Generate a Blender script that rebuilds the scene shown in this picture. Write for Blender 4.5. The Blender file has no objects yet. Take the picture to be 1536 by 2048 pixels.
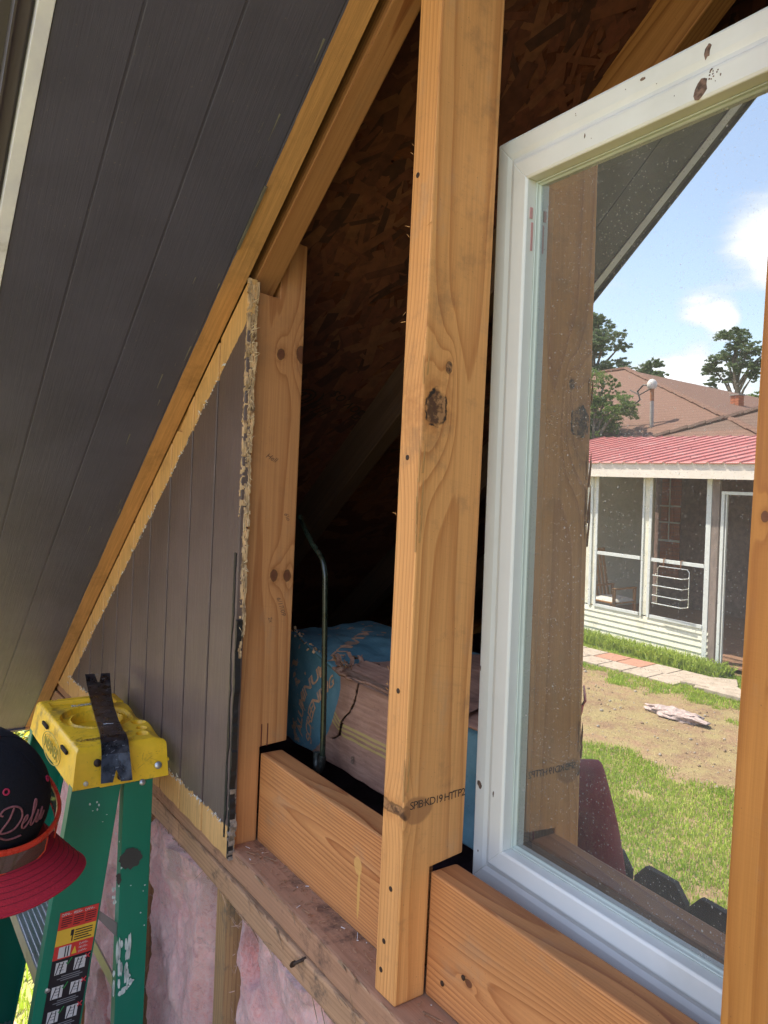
import bpy, bmesh, math, random
import numpy as np
from mathutils import Matrix, Vector, Euler, noise as mnoise
random.seed(7)
RS = np.random.RandomState(11)
C = bpy.context.scene.collection
SC = bpy.context.scene
rad = math.radians

# ------------------------------------------------------------------ camera, sky, sun, exposure
cam_d = bpy.data.cameras.new('camera')
cam = bpy.data.objects.new('camera', cam_d); C.objects.link(cam); SC.camera = cam
cam_d.sensor_fit = 'VERTICAL'; cam_d.sensor_height = 24.0; cam_d.lens = 17.863
cam_d.clip_start = 0.02; cam_d.clip_end = 2000
_r = Vector((0.5762, 0.8160, 0.0464)).normalized()
_f = Vector((-0.8156, 0.5778, -0.0314)); _f = (_f - _r*_f.dot(_r)).normalized()
_u = _r.cross(_f)
cam.matrix_world = Matrix(((_r.x, _u.x, -_f.x, 0.683), (_r.y, _u.y, -_f.y, -0.5011), (_r.z, _u.z, -_f.z, 0.5671), (0, 0, 0, 1)))

SUN_DIR = Vector((-0.42, 0.30, 0.87)).normalized()
sd = bpy.data.lights.new('sun', 'SUN'); sd.energy = 4.6; sd.angle = rad(0.5); sd.color = (1.0, 0.90, 0.74)
sun = bpy.data.objects.new('sun', sd); C.objects.link(sun)
sun.rotation_euler = SUN_DIR.to_track_quat('Z', 'Y').to_euler()

world = bpy.data.worlds.new('World'); SC.world = world; world.use_nodes = True
nt = world.node_tree; nt.nodes.clear()
def wn(t, **k):
    n = nt.nodes.new(t)
    for a, b in k.items(): setattr(n, a, b)
    return n
sky = wn('ShaderNodeTexSky', sky_type='NISHITA', sun_disc=False)
sky.sun_elevation = math.asin(SUN_DIR.z); sky.sun_rotation = math.atan2(SUN_DIR.x, SUN_DIR.y)
sky.air_density = 1.0; sky.dust_density = 1.2; sky.ozone_density = 1.6
tc = wn('ShaderNodeTexCoord')
sep = wn('ShaderNodeSeparateXYZ'); nt.links.new(tc.outputs['Generated'], sep.inputs[0])
def wm(op, a, b=None, c=None):
    n = wn('ShaderNodeMath', operation=op)
    for i, v in enumerate((a, b, c)):
        if v is None: continue
        if isinstance(v, (int, float)): n.inputs[i].default_value = v
        else: nt.links.new(v, n.inputs[i])
    return n.outputs[0]
zc = wm('MAXIMUM', sep.outputs[2], 0.0)
den = wm('ADD', zc, 0.16)
cx = wm('DIVIDE', sep.outputs[0], den); cy = wm('DIVIDE', sep.outputs[1], den)
cmb = wn('ShaderNodeCombineXYZ'); nt.links.new(cx, cmb.inputs[0]); nt.links.new(cy, cmb.inputs[1]); nt.links.new(wm('MULTIPLY', sep.outputs[2], 5.0), cmb.inputs[2])
n1 = wn('ShaderNodeTexNoise'); n1.inputs['Scale'].default_value = 1.15; n1.inputs['Detail'].default_value = 9; n1.inputs['Roughness'].default_value = 0.56
nt.links.new(cmb.outputs[0], n1.inputs['Vector'])
def blob(az_el, s):      # one cumulus of the photographed sky, as a place in the sky
    az, el = rad(az_el[0]), rad(az_el[1])
    d = (math.cos(el)*math.cos(az), math.cos(el)*math.sin(az), math.sin(el))
    vm = wn('ShaderNodeVectorMath', operation='DISTANCE'); nt.links.new(tc.outputs['Generated'], vm.inputs[0]); vm.inputs[1].default_value = d
    return wm('MULTIPLY', wm('MAXIMUM', wm('SUBTRACT', 1.0, wm('DIVIDE', vm.outputs['Value'], s)), 0.0), 0.34)
bl = 0.0
for ae, s in (((-122.9, 15.4), 0.074), ((-121.4, 14.2), .05), ((-127.2, 10.6), 0.052), ((-125.4, 10.6), .030), ((-128, 6.2), 0.060), ((-131.0, 6.6), 0.060), ((-124.5, 5.5), .06), ((-112, 20), 0.2), ((-100, 22), 0.3), ((-60, 25), 0.3), ((-170, 30), 0.35), ((150, 20), 0.35), ((60, 28), 0.4)):
    bl = wm('ADD', bl, blob(ae, s)) if not isinstance(bl, float) else blob(ae, s)
fld = wm('ADD', n1.outputs['Fac'], bl)
rmp = wn('ShaderNodeMapRange', interpolation_type='SMOOTHSTEP'); rmp.inputs[1].default_value = 0.62; rmp.inputs[2].default_value = 0.80
nt.links.new(fld, rmp.inputs[0])
shade = wn('ShaderNodeMapRange'); shade.inputs[1].default_value = 0.66; shade.inputs[2].default_value = 0.92; shade.inputs[3].default_value = 0.60; shade.inputs[4].default_value = 1.0
nt.links.new(fld, shade.inputs[0])
ccol = wn('ShaderNodeMix', data_type='RGBA'); ccol.blend_type = 'MULTIPLY'; ccol.inputs[0].default_value = 1.0
ccol.inputs[6].default_value = (6.2, 6.3, 6.6, 1)
sc_ = wn('ShaderNodeCombineColor'); [nt.links.new(shade.outputs[0], sc_.inputs[i]) for i in range(3)]
nt.links.new(sc_.outputs[0], ccol.inputs[7])
mixc = wn('ShaderNodeMix', data_type='RGBA'); nt.links.new(rmp.outputs[0], mixc.inputs[0])
skyg = wn('ShaderNodeMix', data_type='RGBA'); skyg.blend_type = 'MULTIPLY'; skyg.inputs[0].default_value = 1.0; skyg.inputs[7].default_value = (1.12, 0.98, 0.93, 1)
hz = wn('ShaderNodeMix', data_type='RGBA'); hz.blend_type = 'ADD'; hz.inputs[0].default_value = 1.0; hz.inputs[7].default_value = (0.28, 0.42, 0.50, 1)
nt.links.new(sky.outputs[0], hz.inputs[6]); nt.links.new(hz.outputs[2], skyg.inputs[6]); nt.links.new(skyg.outputs[2], mixc.inputs[6]); nt.links.new(ccol.outputs[2], mixc.inputs[7])
bg = wn('ShaderNodeBackground'); bg.inputs['Strength'].default_value = 0.15
nt.links.new(mixc.outputs[2], bg.inputs['Color'])
wo = wn('ShaderNodeOutputWorld'); nt.links.new(bg.outputs[0], wo.inputs[0])

SC.view_settings.view_transform = 'Standard'; SC.view_settings.look = 'None'
SC.view_settings.gamma = 1.0; SC.view_settings.use_curve_mapping = False
SC.view_settings.exposure = 1.95
SC.cycles.max_bounces = 9; SC.cycles.diffuse_bounces = 5; SC.cycles.glossy_bounces = 4; SC.cycles.transparent_max_bounces = 12
SC.cycles.caustics_reflective = False; SC.cycles.caustics_refractive = False

# ------------------------------------------------------------------ helpers: materials
class NG:
    def __init__(s, name):
        s.m = bpy.data.materials.new(name); s.m.use_nodes = True; s.t = s.m.node_tree; s.t.nodes.clear()
        s.out = s.t.nodes.new('ShaderNodeOutputMaterial'); s.b = s.t.nodes.new('ShaderNodeBsdfPrincipled')
        s.t.links.new(s.b.outputs[0], s.out.inputs[0]); s._sep = None; s._co = None
    def n(s, t, **k):
        n = s.t.nodes.new(t)
        for a, b in k.items(): setattr(n, a, b)
        return n
    def put(s, sock, v):
        if v is None: return
        if isinstance(v, bpy.types.NodeSocket): s.t.links.new(v, sock)
        elif isinstance(v, (tuple, list)) and sock.type == 'RGBA' and len(v) == 3: sock.default_value = (*v, 1)
        else: sock.default_value = v
    @property
    def co(s):
        if s._co is None: s._co = s.n('ShaderNodeTexCoord').outputs['Object']
        return s._co
    def xyz(s):
        if s._sep is None:
            q = s.n('ShaderNodeSeparateXYZ'); s.put(q.inputs[0], s.co); s._sep = q.outputs
        return s._sep[0], s._sep[1], s._sep[2]
    def vec(s, x, y, z):
        c = s.n('ShaderNodeCombineXYZ'); s.put(c.inputs[0], x); s.put(c.inputs[1], y); s.put(c.inputs[2], z); return c.outputs[0]
    def f(s, op, a, b=None, c=None):
        n = s.n('ShaderNodeMath', operation=op)
        for i, v in enumerate((a, b, c)): s.put(n.inputs[i], v)
        return n.outputs[0]
    def noise(s, scale=5, detail=3, rough=.5, vec=None, col=False, stretch=None, dist=0):
        v = vec if vec is not None else s.co
        if stretch is not None:
            m = s.n('ShaderNodeMapping'); s.put(m.inputs[0], v); m.inputs['Scale'].default_value = stretch; v = m.outputs[0]
        n = s.n('ShaderNodeTexNoise'); s.put(n.inputs['Vector'], v)
        n.inputs['Scale'].default_value = scale; n.inputs['Detail'].default_value = detail; n.inputs['Roughness'].default_value = rough; n.inputs['Distortion'].default_value = dist
        return n.outputs['Color'] if col else n.outputs['Fac']
    def ramp(s, v, pts, interp='LINEAR'):
        r = s.n('ShaderNodeValToRGB'); s.put(r.inputs[0], v); e = r.color_ramp; e.interpolation = interp
        while len(e.elements) < len(pts): e.elements.new(0.5)
        for q, (p_, c_) in zip(e.elements, pts):
            q.position = p_; q.color = (*c_, 1) if isinstance(c_, (tuple, list)) else (c_, c_, c_, 1)
        return r.outputs[0]
    def rng(s, v, a, b, c=0., d=1., smooth=True):
        n = s.n('ShaderNodeMapRange'); n.interpolation_type = 'SMOOTHSTEP' if smooth else 'LINEAR'
        s.put(n.inputs[0], v); n.inputs[1].default_value = a; n.inputs[2].default_value = b; n.inputs[3].default_value = c; n.inputs[4].default_value = d
        return n.outputs[0]
    def mix(s, f_, a, b, mode='MIX'):
        n = s.n('ShaderNodeMix', data_type='RGBA', blend_type=mode)
        s.put(n.inputs[0], f_); s.put(n.inputs[6], a); s.put(n.inputs[7], b); return n.outputs[2]
    def bump(s, h, strength=.3, dist=.001):
        n = s.n('ShaderNodeBump'); n.inputs['Strength'].default_value = strength; n.inputs['Distance'].default_value = dist
        s.put(n.inputs['Height'], h); s.put(s.b.inputs['Normal'], n.outputs[0])
    def set(s, **k):
        for a, v in k.items(): s.put(s.b.inputs[{'col': 'Base Color', 'rough': 'Roughness', 'metal': 'Metallic', 'spec': 'Specular IOR Level', 'coat': 'Coat Weight'}.get(a, a)], v)
        return s
MATS = {}
def simple(name, col, rough=.6, metal=0., var=.12, scale=30, bump=.15, dirt=None, spec=.5, stretch=None):
    if name in MATS: return MATS[name]
    g = NG(name); nz = g.noise(scale, 5, .6, stretch=stretch)
    c = g.mix(g.rng(nz, .3, .7), tuple(x*(1-var) for x in col), tuple(min(1, x*(1+var)) for x in col))
    if dirt:
        c = g.mix(g.f('MULTIPLY', g.rng(g.noise(scale*.33, 6, .7), .5, .68), dirt[1]), c, dirt[0])
    g.set(col=c, rough=g.rng(nz, .2, .8, max(0, rough-.08), min(1, rough+.08)), metal=metal, spec=spec)
    if bump: g.bump(nz, bump, .0015)
    MATS[name] = g.m; return g.m

def wood(name, light, dark, center=(-.05, .04), freq=150., meander=.010, knots=(), dirt=0., dirtcol=(.09, .065, .05), contrast=1., rough=.55, ringlow=.55, stains=()):
    """solid pine: growth rings about a pith that runs along local z; knots = (face axis, u, z, radius)"""
    if name in MATS: return MATS[name]
    g = NG(name); x, y, z = g.xyz()
    lv = g.vec(g.f('MULTIPLY', x, 1.), g.f('MULTIPLY', y, 1.), g.f('MULTIPLY', z, .16))
    nc = g.n('ShaderNodeSeparateColor'); g.put(nc.inputs[0], g.noise(9., 2, .45, vec=lv, col=True))
    lv2 = g.vec(g.f('MULTIPLY', x, 1.), g.f('MULTIPLY', y, 1.), g.f('MULTIPLY', z, .05))
    nf = g.noise(60., 2, .5, vec=lv2)
    dx = g.f('SUBTRACT', x, center[0]); dy = g.f('SUBTRACT', y, center[1])
    dx = g.f('ADD', dx, g.f('MULTIPLY', g.f('SUBTRACT', nc.outputs[0], .5), meander*2.2)); dy = g.f('ADD', dy, g.f('MULTIPLY', g.f('SUBTRACT', nc.outputs[1], .5), meander*2.2))
    r = g.f('SQRT', g.f('ADD', g.f('MULTIPLY', dx, dx), g.f('MULTIPLY', dy, dy)))
    ph = g.f('ADD', g.f('MULTIPLY', r, freq), g.f('MULTIPLY', nf, .55))
    kmask = None; kring = None
    for ax, ku, kz, kr in knots:
        u_ = y if ax == 'x' else x
        du = g.f('MULTIPLY', g.f('SUBTRACT', u_, ku), 1.12); dz = g.f('MULTIPLY', g.f('SUBTRACT', z, kz), .80)
        d = g.f('SQRT', g.f('ADD', g.f('MULTIPLY', du, du), g.f('MULTIPLY', dz, dz)))
        dzs = g.f('MULTIPLY', g.f('SUBTRACT', z, kz), .42)
        d2 = g.f('ADD', g.f('MULTIPLY', du, du), g.f('MULTIPLY', dzs, dzs))
        w = g.f('EXPONENT', g.f('MULTIPLY', d2, -1./((kr*2.1)**2)))
        ph = g.f('ADD', ph, g.f('MULTIPLY', w, kr*230.))
        dn = g.f('ADD', d, g.f('MULTIPLY', g.f('SUBTRACT', g.noise(70, 4, .6), .5), kr*.9))
        mk = g.rng(dn, kr*.80, kr*1.10, 1., 0.); rg = g.f('MULTIPLY', g.rng(g.f('ABSOLUTE', g.f('SUBTRACT', dn, kr)), kr*.04, kr*.17, 1., 0.), g.rng(g.noise(55, 3), .40, .52) if kr > .012 else .6)
        halo = g.f('MULTIPLY', g.rng(dn, kr*1.0, kr*2.6, .55, 0.), g.rng(g.noise(120, 4), .3, .7)); kh = halo if kmask is None else g.f('MAXIMUM', kh, halo)
        kmask = mk if kmask is None else g.f('MAXIMUM', kmask, mk); kring = rg if kring is None else g.f('MAXIMUM', kring, rg)
    fr = g.f('FRACT', ph)
    sp = g.noise(5., 2, .5, vec=g.vec(x, y, g.f('MULTIPLY', z, .2)))
    band = g.ramp(fr, [(0., 0.), (ringlow, .12), (.80, .62), (.90, 1.), (.955, .85), (1., 0.)])
    band = g.f('MULTIPLY', band, g.rng(sp, .2, .8, .45*contrast, 1.*contrast))
    fib = g.noise(1., 4, .65, vec=g.vec(g.f('MULTIPLY', x, 900.), g.f('MULTIPLY', y, 900.), g.f('MULTIPLY', z, 14.)))
    fib2 = g.noise(1., 3, .6, vec=g.vec(g.f('MULTIPLY', x, 260.), g.f('MULTIPLY', y, 260.), g.f('MULTIPLY', z, 3.)))
    c = g.mix(band, light, dark)
    c = g.mix(g.rng(fib2, .3, .75, 0., .30), c, tuple(v*.72 for v in dark))
    c = g.mix(g.rng(fib, .45, .8, 0., .35), c, tuple(min(1, v*1.25) for v in light))
    blot = g.noise(7., 4, .6, vec=g.vec(x, y, g.f('MULTIPLY', z, .5)))
    c = g.mix(g.rng(blot, .35, .75, 0., .42), c, tuple(v*.62 for v in light))
    smg = g.noise(11., 6, .7, vec=g.vec(g.f('MULTIPLY', x, 1.6), g.f('MULTIPLY', y, 1.6), g.f('MULTIPLY', z, .9)))
    c = g.mix(g.rng(smg, .54, .72, 0., .30), c, (light[0]*.50, light[0]*.36, light[0]*.24))
    saw = g.noise(1., 2, .5, vec=g.vec(g.f('MULTIPLY', x, 9.), g.f('MULTIPLY', y, 9.), g.f('MULTIPLY', g.f('ADD', z, g.f('MULTIPLY', y, .18)), 520.)))
    c = g.mix(g.f('MULTIPLY', g.rng(saw, .55, .75, 0., .16), g.rng(smg, .35, .6)), c, tuple(v*.6 for v in light))
    if kmask is not None:
        kc = g.mix(g.rng(g.noise(45, 5, .7), .44, .56), (.05, .022, .014), (.38, .19, .085)) if max(k_[3] for k_ in knots) > .012 else g.mix(g.noise(160, 3), (.075, .022, .012), (.17, .060, .028)); c = g.mix(kh, c, tuple(v*.8 for v in dark))
        c = g.mix(g.f('MULTIPLY', kmask, .92), c, kc); c = g.mix(kring, c, (.022, .012, .008))
    for ax, su, sz, w_, h_, sc in stains:   # resin and drip marks with a shape of their own
        u_ = {'x': y, 'y': x}[ax]
        e = g.f('ADD', g.f('POWER', g.f('ABSOLUTE', g.f('DIVIDE', g.f('SUBTRACT', u_, su), w_)), 2.), g.f('POWER', g.f('ABSOLUTE', g.f('DIVIDE', g.f('SUBTRACT', z, sz), h_)), 2.))
        e = g.f('ADD', e, g.f('MULTIPLY', g.f('SUBTRACT', g.noise(60, 4), .5), 1.2))
        c = g.mix(g.rng(e, .7, 1.1, .75, 0.), c, sc)
    # dirty mill marks and dust
    dm = g.rng(g.noise(14, 7, .72), .52, .70, 0., 1.)
    if dirt: c = g.mix(g.f('MULTIPLY', dm, dirt), c, dirtcol)
    spk = g.rng(g.noise(420, 2, .5), .70, .76, 0., .5); c = g.mix(spk, c, (.07, .045, .03))
    g.set(col=c, rough=g.rng(band, 0, 1, rough+.06, rough-.06), spec=.35)
    h = g.f('ADD', g.f('ADD', g.f('MULTIPLY', band, .5), g.f('MULTIPLY', saw, .35)), g.f('ADD', g.f('MULTIPLY', fib, .5), g.f('MULTIPLY', g.noise(35, 3), .9)))
    g.bump(h, .28, .0012)
    MATS[name] = g.m; return g.m

# ------------------------------------------------------------------ helpers: objects
WM = {}
def tag(o, label, cat, group=None):
    o['label'] = label; o['category'] = cat
    if group: o['group'] = group
    return o
def thing(name, label, cat, loc=(0, 0, 0), rot=None, group=None):
    o = bpy.data.objects.new(name, None); C.objects.link(o); o.empty_display_size = .05
    M = Matrix.Translation(loc) @ (rot if rot is not None else Matrix.Identity(4))
    o.matrix_basis = M; WM[o.name] = M.copy(); tag(o, label, cat, group); return o
def place(o, parent, M):
    if parent is not None: o.parent = parent; o.matrix_basis = WM[parent.name].inverted() @ M
    else: o.matrix_basis = M
    WM[o.name] = M.copy()
def add(name, me, mat, parent=None, M=None, smooth=False, kind=None, label=None):
    o = bpy.data.objects.new(name, me); C.objects.link(o)
    if mat is not None and len(me.materials) == 0:
        for m in (mat if isinstance(mat, (list, tuple)) else [mat]): me.materials.append(m)
    if smooth:
        me.polygons.foreach_set('use_smooth', [True]*len(me.polygons))
        if len(me.polygons) < 40000: me.set_sharp_from_angle(angle=rad(40))
    place(o, parent, M if M is not None else Matrix.Identity(4))
    if kind: o['kind'] = kind
    if label: o['label'] = label
    return o
def struct(name, me, mat, smooth=False): return add(name, me, mat, None, None, smooth, 'structure')
class MB:
    """collects faces; all coordinates in world metres unless a matrix is given"""
    def __init__(s): s.v = []; s.f = []; s.mi = []
    def quad(s, a, b, c, d, mi=0):
        n = len(s.v); s.v += [tuple(a), tuple(b), tuple(c), tuple(d)]; s.f.append((n, n+1, n+2, n+3)); s.mi.append(mi); return s
    def poly(s, pts, mi=0):
        n = len(s.v); s.v += [tuple(p) for p in pts]; s.f.append(tuple(range(n, n+len(pts)))); s.mi.append(mi); return s
    def box(s, lo, hi, M=None, mi=0, taper=1.):
        n = len(s.v); P = []
        for k, z in enumerate((lo[2], hi[2])):
            cx_, cy_ = (lo[0]+hi[0])/2, (lo[1]+hi[1])/2; t = taper if k else 1.
            for x, y in ((lo[0], lo[1]), (hi[0], lo[1]), (hi[0], hi[1]), (lo[0], hi[1])): P.append(Vector((cx_+(x-cx_)*t, cy_+(y-cy_)*t, z)))
        if M is not None: P = [M @ p for p in P]
        s.v += [tuple(p) for p in P]
        for q in ((0, 3, 2, 1), (4, 5, 6, 7), (0, 1, 5, 4), (1, 2, 6, 5), (2, 3, 7, 6), (3, 0, 4, 7)): s.f.append(tuple(n+i for i in q)); s.mi.append(mi)
        return s
    def prism(s, pts, d, M=None, mi=0):
        """pts: planar outline (3D), extruded by vector d"""
        d = Vector(d); A = [Vector(p) for p in pts]; B = [p+d for p in A]; n = len(s.v); k = len(A)
        if M is not None: A = [M @ p for p in A]; B = [M @ p for p in B]
        s.v += [tuple(p) for p in A+B]
        s.f.append(tuple(range(n+k-1, n-1, -1))); s.f.append(tuple(range(n+k, n+2*k))); s.mi += [mi, mi]
        for i in range(k): j = (i+1) % k; s.f.append((n+i, n+j, n+k+j, n+k+i)); s.mi.append(mi)
        return s
    def tube(s, path, r, seg=10, cap=True, mi=0, flat=1.):
        path = [Vector(p) for p in path]; n0 = len(s.v); m = len(path)
        rs = r if isinstance(r, (list, tuple)) else [r]*m; up = None
        for i, p in enumerate(path):
            t = (path[min(i+1, m-1)]-path[max(i-1, 0)]).normalized()
            if up is None: up = Vector((0, 0, 1)) if abs(t.z) < .9 else Vector((1, 0, 0))
            a = t.cross(up).normalized(); b = a.cross(t).normalized(); up = b
            for k in range(seg):
                q = 2*math.pi*k/seg; s.v.append(tuple(p+a*math.cos(q)*rs[i]+b*math.sin(q)*rs[i]*flat))
        for i in range(m-1):
            for k in range(seg):
                j = (k+1) % seg; s.f.append((n0+i*seg+k, n0+i*seg+j, n0+(i+1)*seg+j, n0+(i+1)*seg+k)); s.mi.append(mi)
        if cap: s.f.append(tuple(n0+k for k in range(seg-1, -1, -1))); s.f.append(tuple(n0+(m-1)*seg+k for k in range(seg))); s.mi += [mi, mi]
        return s
    def lathe(s, prof, M=None, seg=24, mi=0):
        n0 = len(s.v)
        for r, z in prof:
            for k in range(seg):
                q = 2*math.pi*k/seg; p = Vector((r*math.cos(q), r*math.sin(q), z)); s.v.append(tuple(M @ p if M is not None else p))
        for i in range(len(prof)-1):
            for k in range(seg): j = (k+1) % seg; s.f.append((n0+i*seg+k, n0+i*seg+j, n0+(i+1)*seg+j, n0+(i+1)*seg+k)); s.mi.append(mi)
        s.f.append(tuple(n0+k for k in range(seg-1, -1, -1))); n1_ = n0+(len(prof)-1)*seg; s.f.append(tuple(n1_+k for k in range(seg))); s.mi += [mi, mi]
        return s
    def mesh(s, name='m', bevel=0., segs=2, fixn=True):
        me = bpy.data.meshes.new(name); me.from_pydata(s.v, [], s.f)
        if any(s.mi): me.polygons.foreach_set('material_index', s.mi)
        if bevel or fixn:
            bm = bmesh.new(); bm.from_mesh(me)
            if fixn: bmesh.ops.recalc_face_normals(bm, faces=bm.faces)
            if bevel: bmesh.ops.bevel(bm, geom=[e for e in bm.edges if len(e.link_faces) == 2 and e.calc_face_angle(0) > .5], offset=bevel, segments=segs, affect='EDGES', profile=.6, clamp_overlap=True)
            bm.to_mesh(me); bm.free()
        me.update(); return me
def fastmesh(name, V, F, sizes=4):
    """V (n,3), F (m,sizes) numpy arrays"""
    me = bpy.data.meshes.new(name); V = np.asarray(V, np.float32); F = np.asarray(F, np.int32)
    me.vertices.add(len(V)); me.vertices.foreach_set('co', V.ravel())
    me.loops.add(F.size); me.loops.foreach_set('vertex_index', F.ravel())
    me.polygons.add(len(F)); me.polygons.foreach_set('loop_start', np.arange(0, F.size, sizes, dtype=np.int32))
    me.polygons.foreach_set('loop_total', np.full(len(F), sizes, np.int32)); me.update(calc_edges=True); return me
def gridmesh(name, fn, nu, nv):
    V = [fn(i/nu, j/nv) for j in range(nv+1) for i in range(nu+1)]
    F = [(j*(nu+1)+i, j*(nu+1)+i+1, (j+1)*(nu+1)+i+1, (j+1)*(nu+1)+i) for j in range(nv) for i in range(nu)]
    return fastmesh(name, V, F)
def frame_from(p0, p1, side):
    """matrix whose local z runs p0->p1 and whose local x is near side, origin p0"""
    z = (Vector(p1)-Vector(p0)).normalized(); x = Vector(side); x = (x-z*x.dot(z)).normalized(); y = z.cross(x)
    return Matrix(((x.x, y.x, z.x, p0[0]), (x.y, y.y, z.y, p0[1]), (x.z, y.z, z.z, p0[2]), (0, 0, 0, 1)))
def board(name, p0, p1, side, w, t, mat, parent, bevel=.0022, warp=.0006, label=None):
    """sawn board: origin corner p0, w along local x, t along local y, length along local z, gently uneven"""
    M = frame_from(p0, p1, side); L = (Vector(p1)-Vector(p0)).length
    bm = bmesh.new(); n = max(2, int(L/.08))
    rings = []
    sx = RS.rand()*9
    for i in range(n+1):
        z = L*i/n; a = math.sin(i*.7+sx)*warp; b = math.cos(i*.45+sx*2)*warp
        rings.append([bm.verts.new((x+a, y+b, z)) for x, y in ((0, 0), (w, 0), (w, t), (0, t))])
    for i in range(n):
        for k in range(4): bm.faces.new((rings[i][k], rings[i][(k+1) % 4], rings[i+1][(k+1) % 4], rings[i+1][k]))
    bm.faces.new(rings[0][::-1]); bm.faces.new(rings[-1])
    bmesh.ops.recalc_face_normals(bm, faces=bm.faces)
    bmesh.ops.bevel(bm, geom=[e for e in bm.edges if e.calc_face_angle(0) > .8], offset=bevel, segments=2, affect='EDGES', profile=.6)
    me = bpy.data.meshes.new(name); bm.to_mesh(me); bm.free()
    return add(name, me, mat, parent, M, smooth=False, label=label)
def textmesh(txt, size=1., shear=0., space=1., extrude=0., align='CENTER', offset=0.):
    cu = bpy.data.curves.new('t', 'FONT'); cu.body = txt; cu.size = size; cu.shear = shear; cu.space_character = space; cu.extrude = extrude
    cu.align_x = align; cu.align_y = 'CENTER'; cu.offset = offset; cu.resolution_u = 3
    o = bpy.data.objects.new('t', cu); C.objects.link(o)
    dg = bpy.context.evaluated_depsgraph_get(); me = bpy.data.meshes.new_from_object(o.evaluated_get(dg))
    C.objects.unlink(o); bpy.data.objects.remove(o); bpy.data.curves.remove(cu); me.materials.clear(); return me
def tf(me, fn):
    for v in me.vertices: v.co = fn(v.co)
    me.update(); return me
def M3(x, y, z, o):
    x, y, z = Vector(x).normalized(), Vector(y).normalized(), Vector(z).normalized()
    return Matrix(((x.x, y.x, z.x, o[0]), (x.y, y.y, z.y, o[1]), (x.z, y.z, z.z, o[2]), (0, 0, 0, 1)))
def skin_body(edges_pts, edges, radii, sub=2, root=0):
    me = bpy.data.meshes.new('b'); me.from_pydata(edges_pts, edges, []); o = bpy.data.objects.new('b', me); C.objects.link(o)
    md = o.modifiers.new('s', 'SKIN'); md.use_smooth_shade = True
    for i, r_ in enumerate(radii): me.skin_vertices[0].data[i].radius = (r_, r_) if not isinstance(r_, tuple) else r_
    me.skin_vertices[0].data[root].use_root = True
    s2 = o.modifiers.new('u', 'SUBSURF'); s2.levels = sub; s2.render_levels = sub
    dg = bpy.context.evaluated_depsgraph_get(); out = bpy.data.meshes.new_from_object(o.evaluated_get(dg))
    C.objects.unlink(o); bpy.data.objects.remove(o); return out

# ------------------------------------------------------------------ common facts of the gable
SL = math.tan(rad(37.9)); CS, SN = math.cos(rad(37.9)), math.sin(rad(37.9))
Q0 = 1.170                                    # height of the rake plane over x = 0
def rz(x): return Q0+SL*x
GZ = -1.9                                     # ground level; z = 0 is the top of the wall plate
XL, XRG, XR = -1.62, 1.30, 4.22               # wall corner, ridge, far wall corner

PINE_L, PINE_D = (.62, .36, .145), (.40, .165, .045)
w_stud = wood('pine main stud', (.76, .365, .130), (.45, .160, .045), center=(-.075, .050), freq=170, meander=.008,
              knots=(('x', .0185, .656, .0155), ('x', .034, .702, .005), ('x', .004, .215, .006)), dirt=.30,
              stains=(('x', .020, .215, .020, .016, (.34, .15, .06)),), contrast=.95)
w_left = wood('pine left stud', (.54, .245, .095), (.29, .090, .028), center=(-.10, .030), freq=135, meander=.010,
              knots=(('x', .0535, .421, .0065), ('x', .0775, .4205, .0075), ('x', .050, .768, .007), ('x', .086, .772, .010)), dirt=.12, contrast=.85)
w_right = wood('pine right stud', (.48, .195, .045), (.28, .085, .016), center=(.05, -.10), freq=120, meander=.016, knots=(('y', .024, .445, .0035), ('y', .01, .56, .003)), contrast=.9)
w_beam = wood('fir beam', (.64, .285, .105), (.31, .085, .026), center=(.030, .085), freq=235, meander=.017, contrast=1.15, dirt=.12, ringlow=.4,
              stains=(('x', .084, .287, .013, .009, (.66, .37, .12)), ('x', .050, .291, .034, .0032, (.66, .38, .11))))
w_beam2 = wood('fir beam right', (.62, .27, .10), (.29, .080, .025), center=(.034, .060), freq=250, meander=.020, contrast=1.15, ringlow=.4,
               knots=(('x', .052, .070, .0042),), dirt=.08)
w_plate = wood('weathered plate', (.52, .30, .17), (.27, .12, .06), center=(-.05, .07), freq=190, meander=.012, dirt=.95, dirtcol=(.085, .065, .055), contrast=.8, rough=.75)
w_plate_top = wood('weathered upper plate', (.46, .245, .145), (.27, .12, .065), center=(.05, -.07), freq=190, meander=.012, dirt=.95, dirtcol=(.11, .062, .045), contrast=.6, rough=.8)
w_grey = wood('grey old stud', (.48, .28, .13), (.20, .10, .05), center=(-.03, .07), freq=210, meander=.008, dirt=.8, dirtcol=(.10, .095, .08), contrast=1., rough=.8)
w_raft = wood('rafter wood', (.40, .19, .08), (.20, .065, .022), center=(.02, -.07), freq=170, meander=.009, contrast=1.1)
w_raft2 = wood('attic rafter wood', (.44, .20, .065), (.20, .065, .018), center=(-.08, .05), freq=150, meander=.014, contrast=1.15)
w_raft_shade = wood('shaded attic rafter wood', (.13, .07, .04), (.06, .03, .015), center=(-.08, .05), freq=150, dirt=.5)  # rafter wood darkened so the attic's shade sits in the colour
w_box = wood('joist wood', (.24, .14, .07), (.12, .06, .03), center=(.05, .09), freq=150, dirt=.5)

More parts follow.
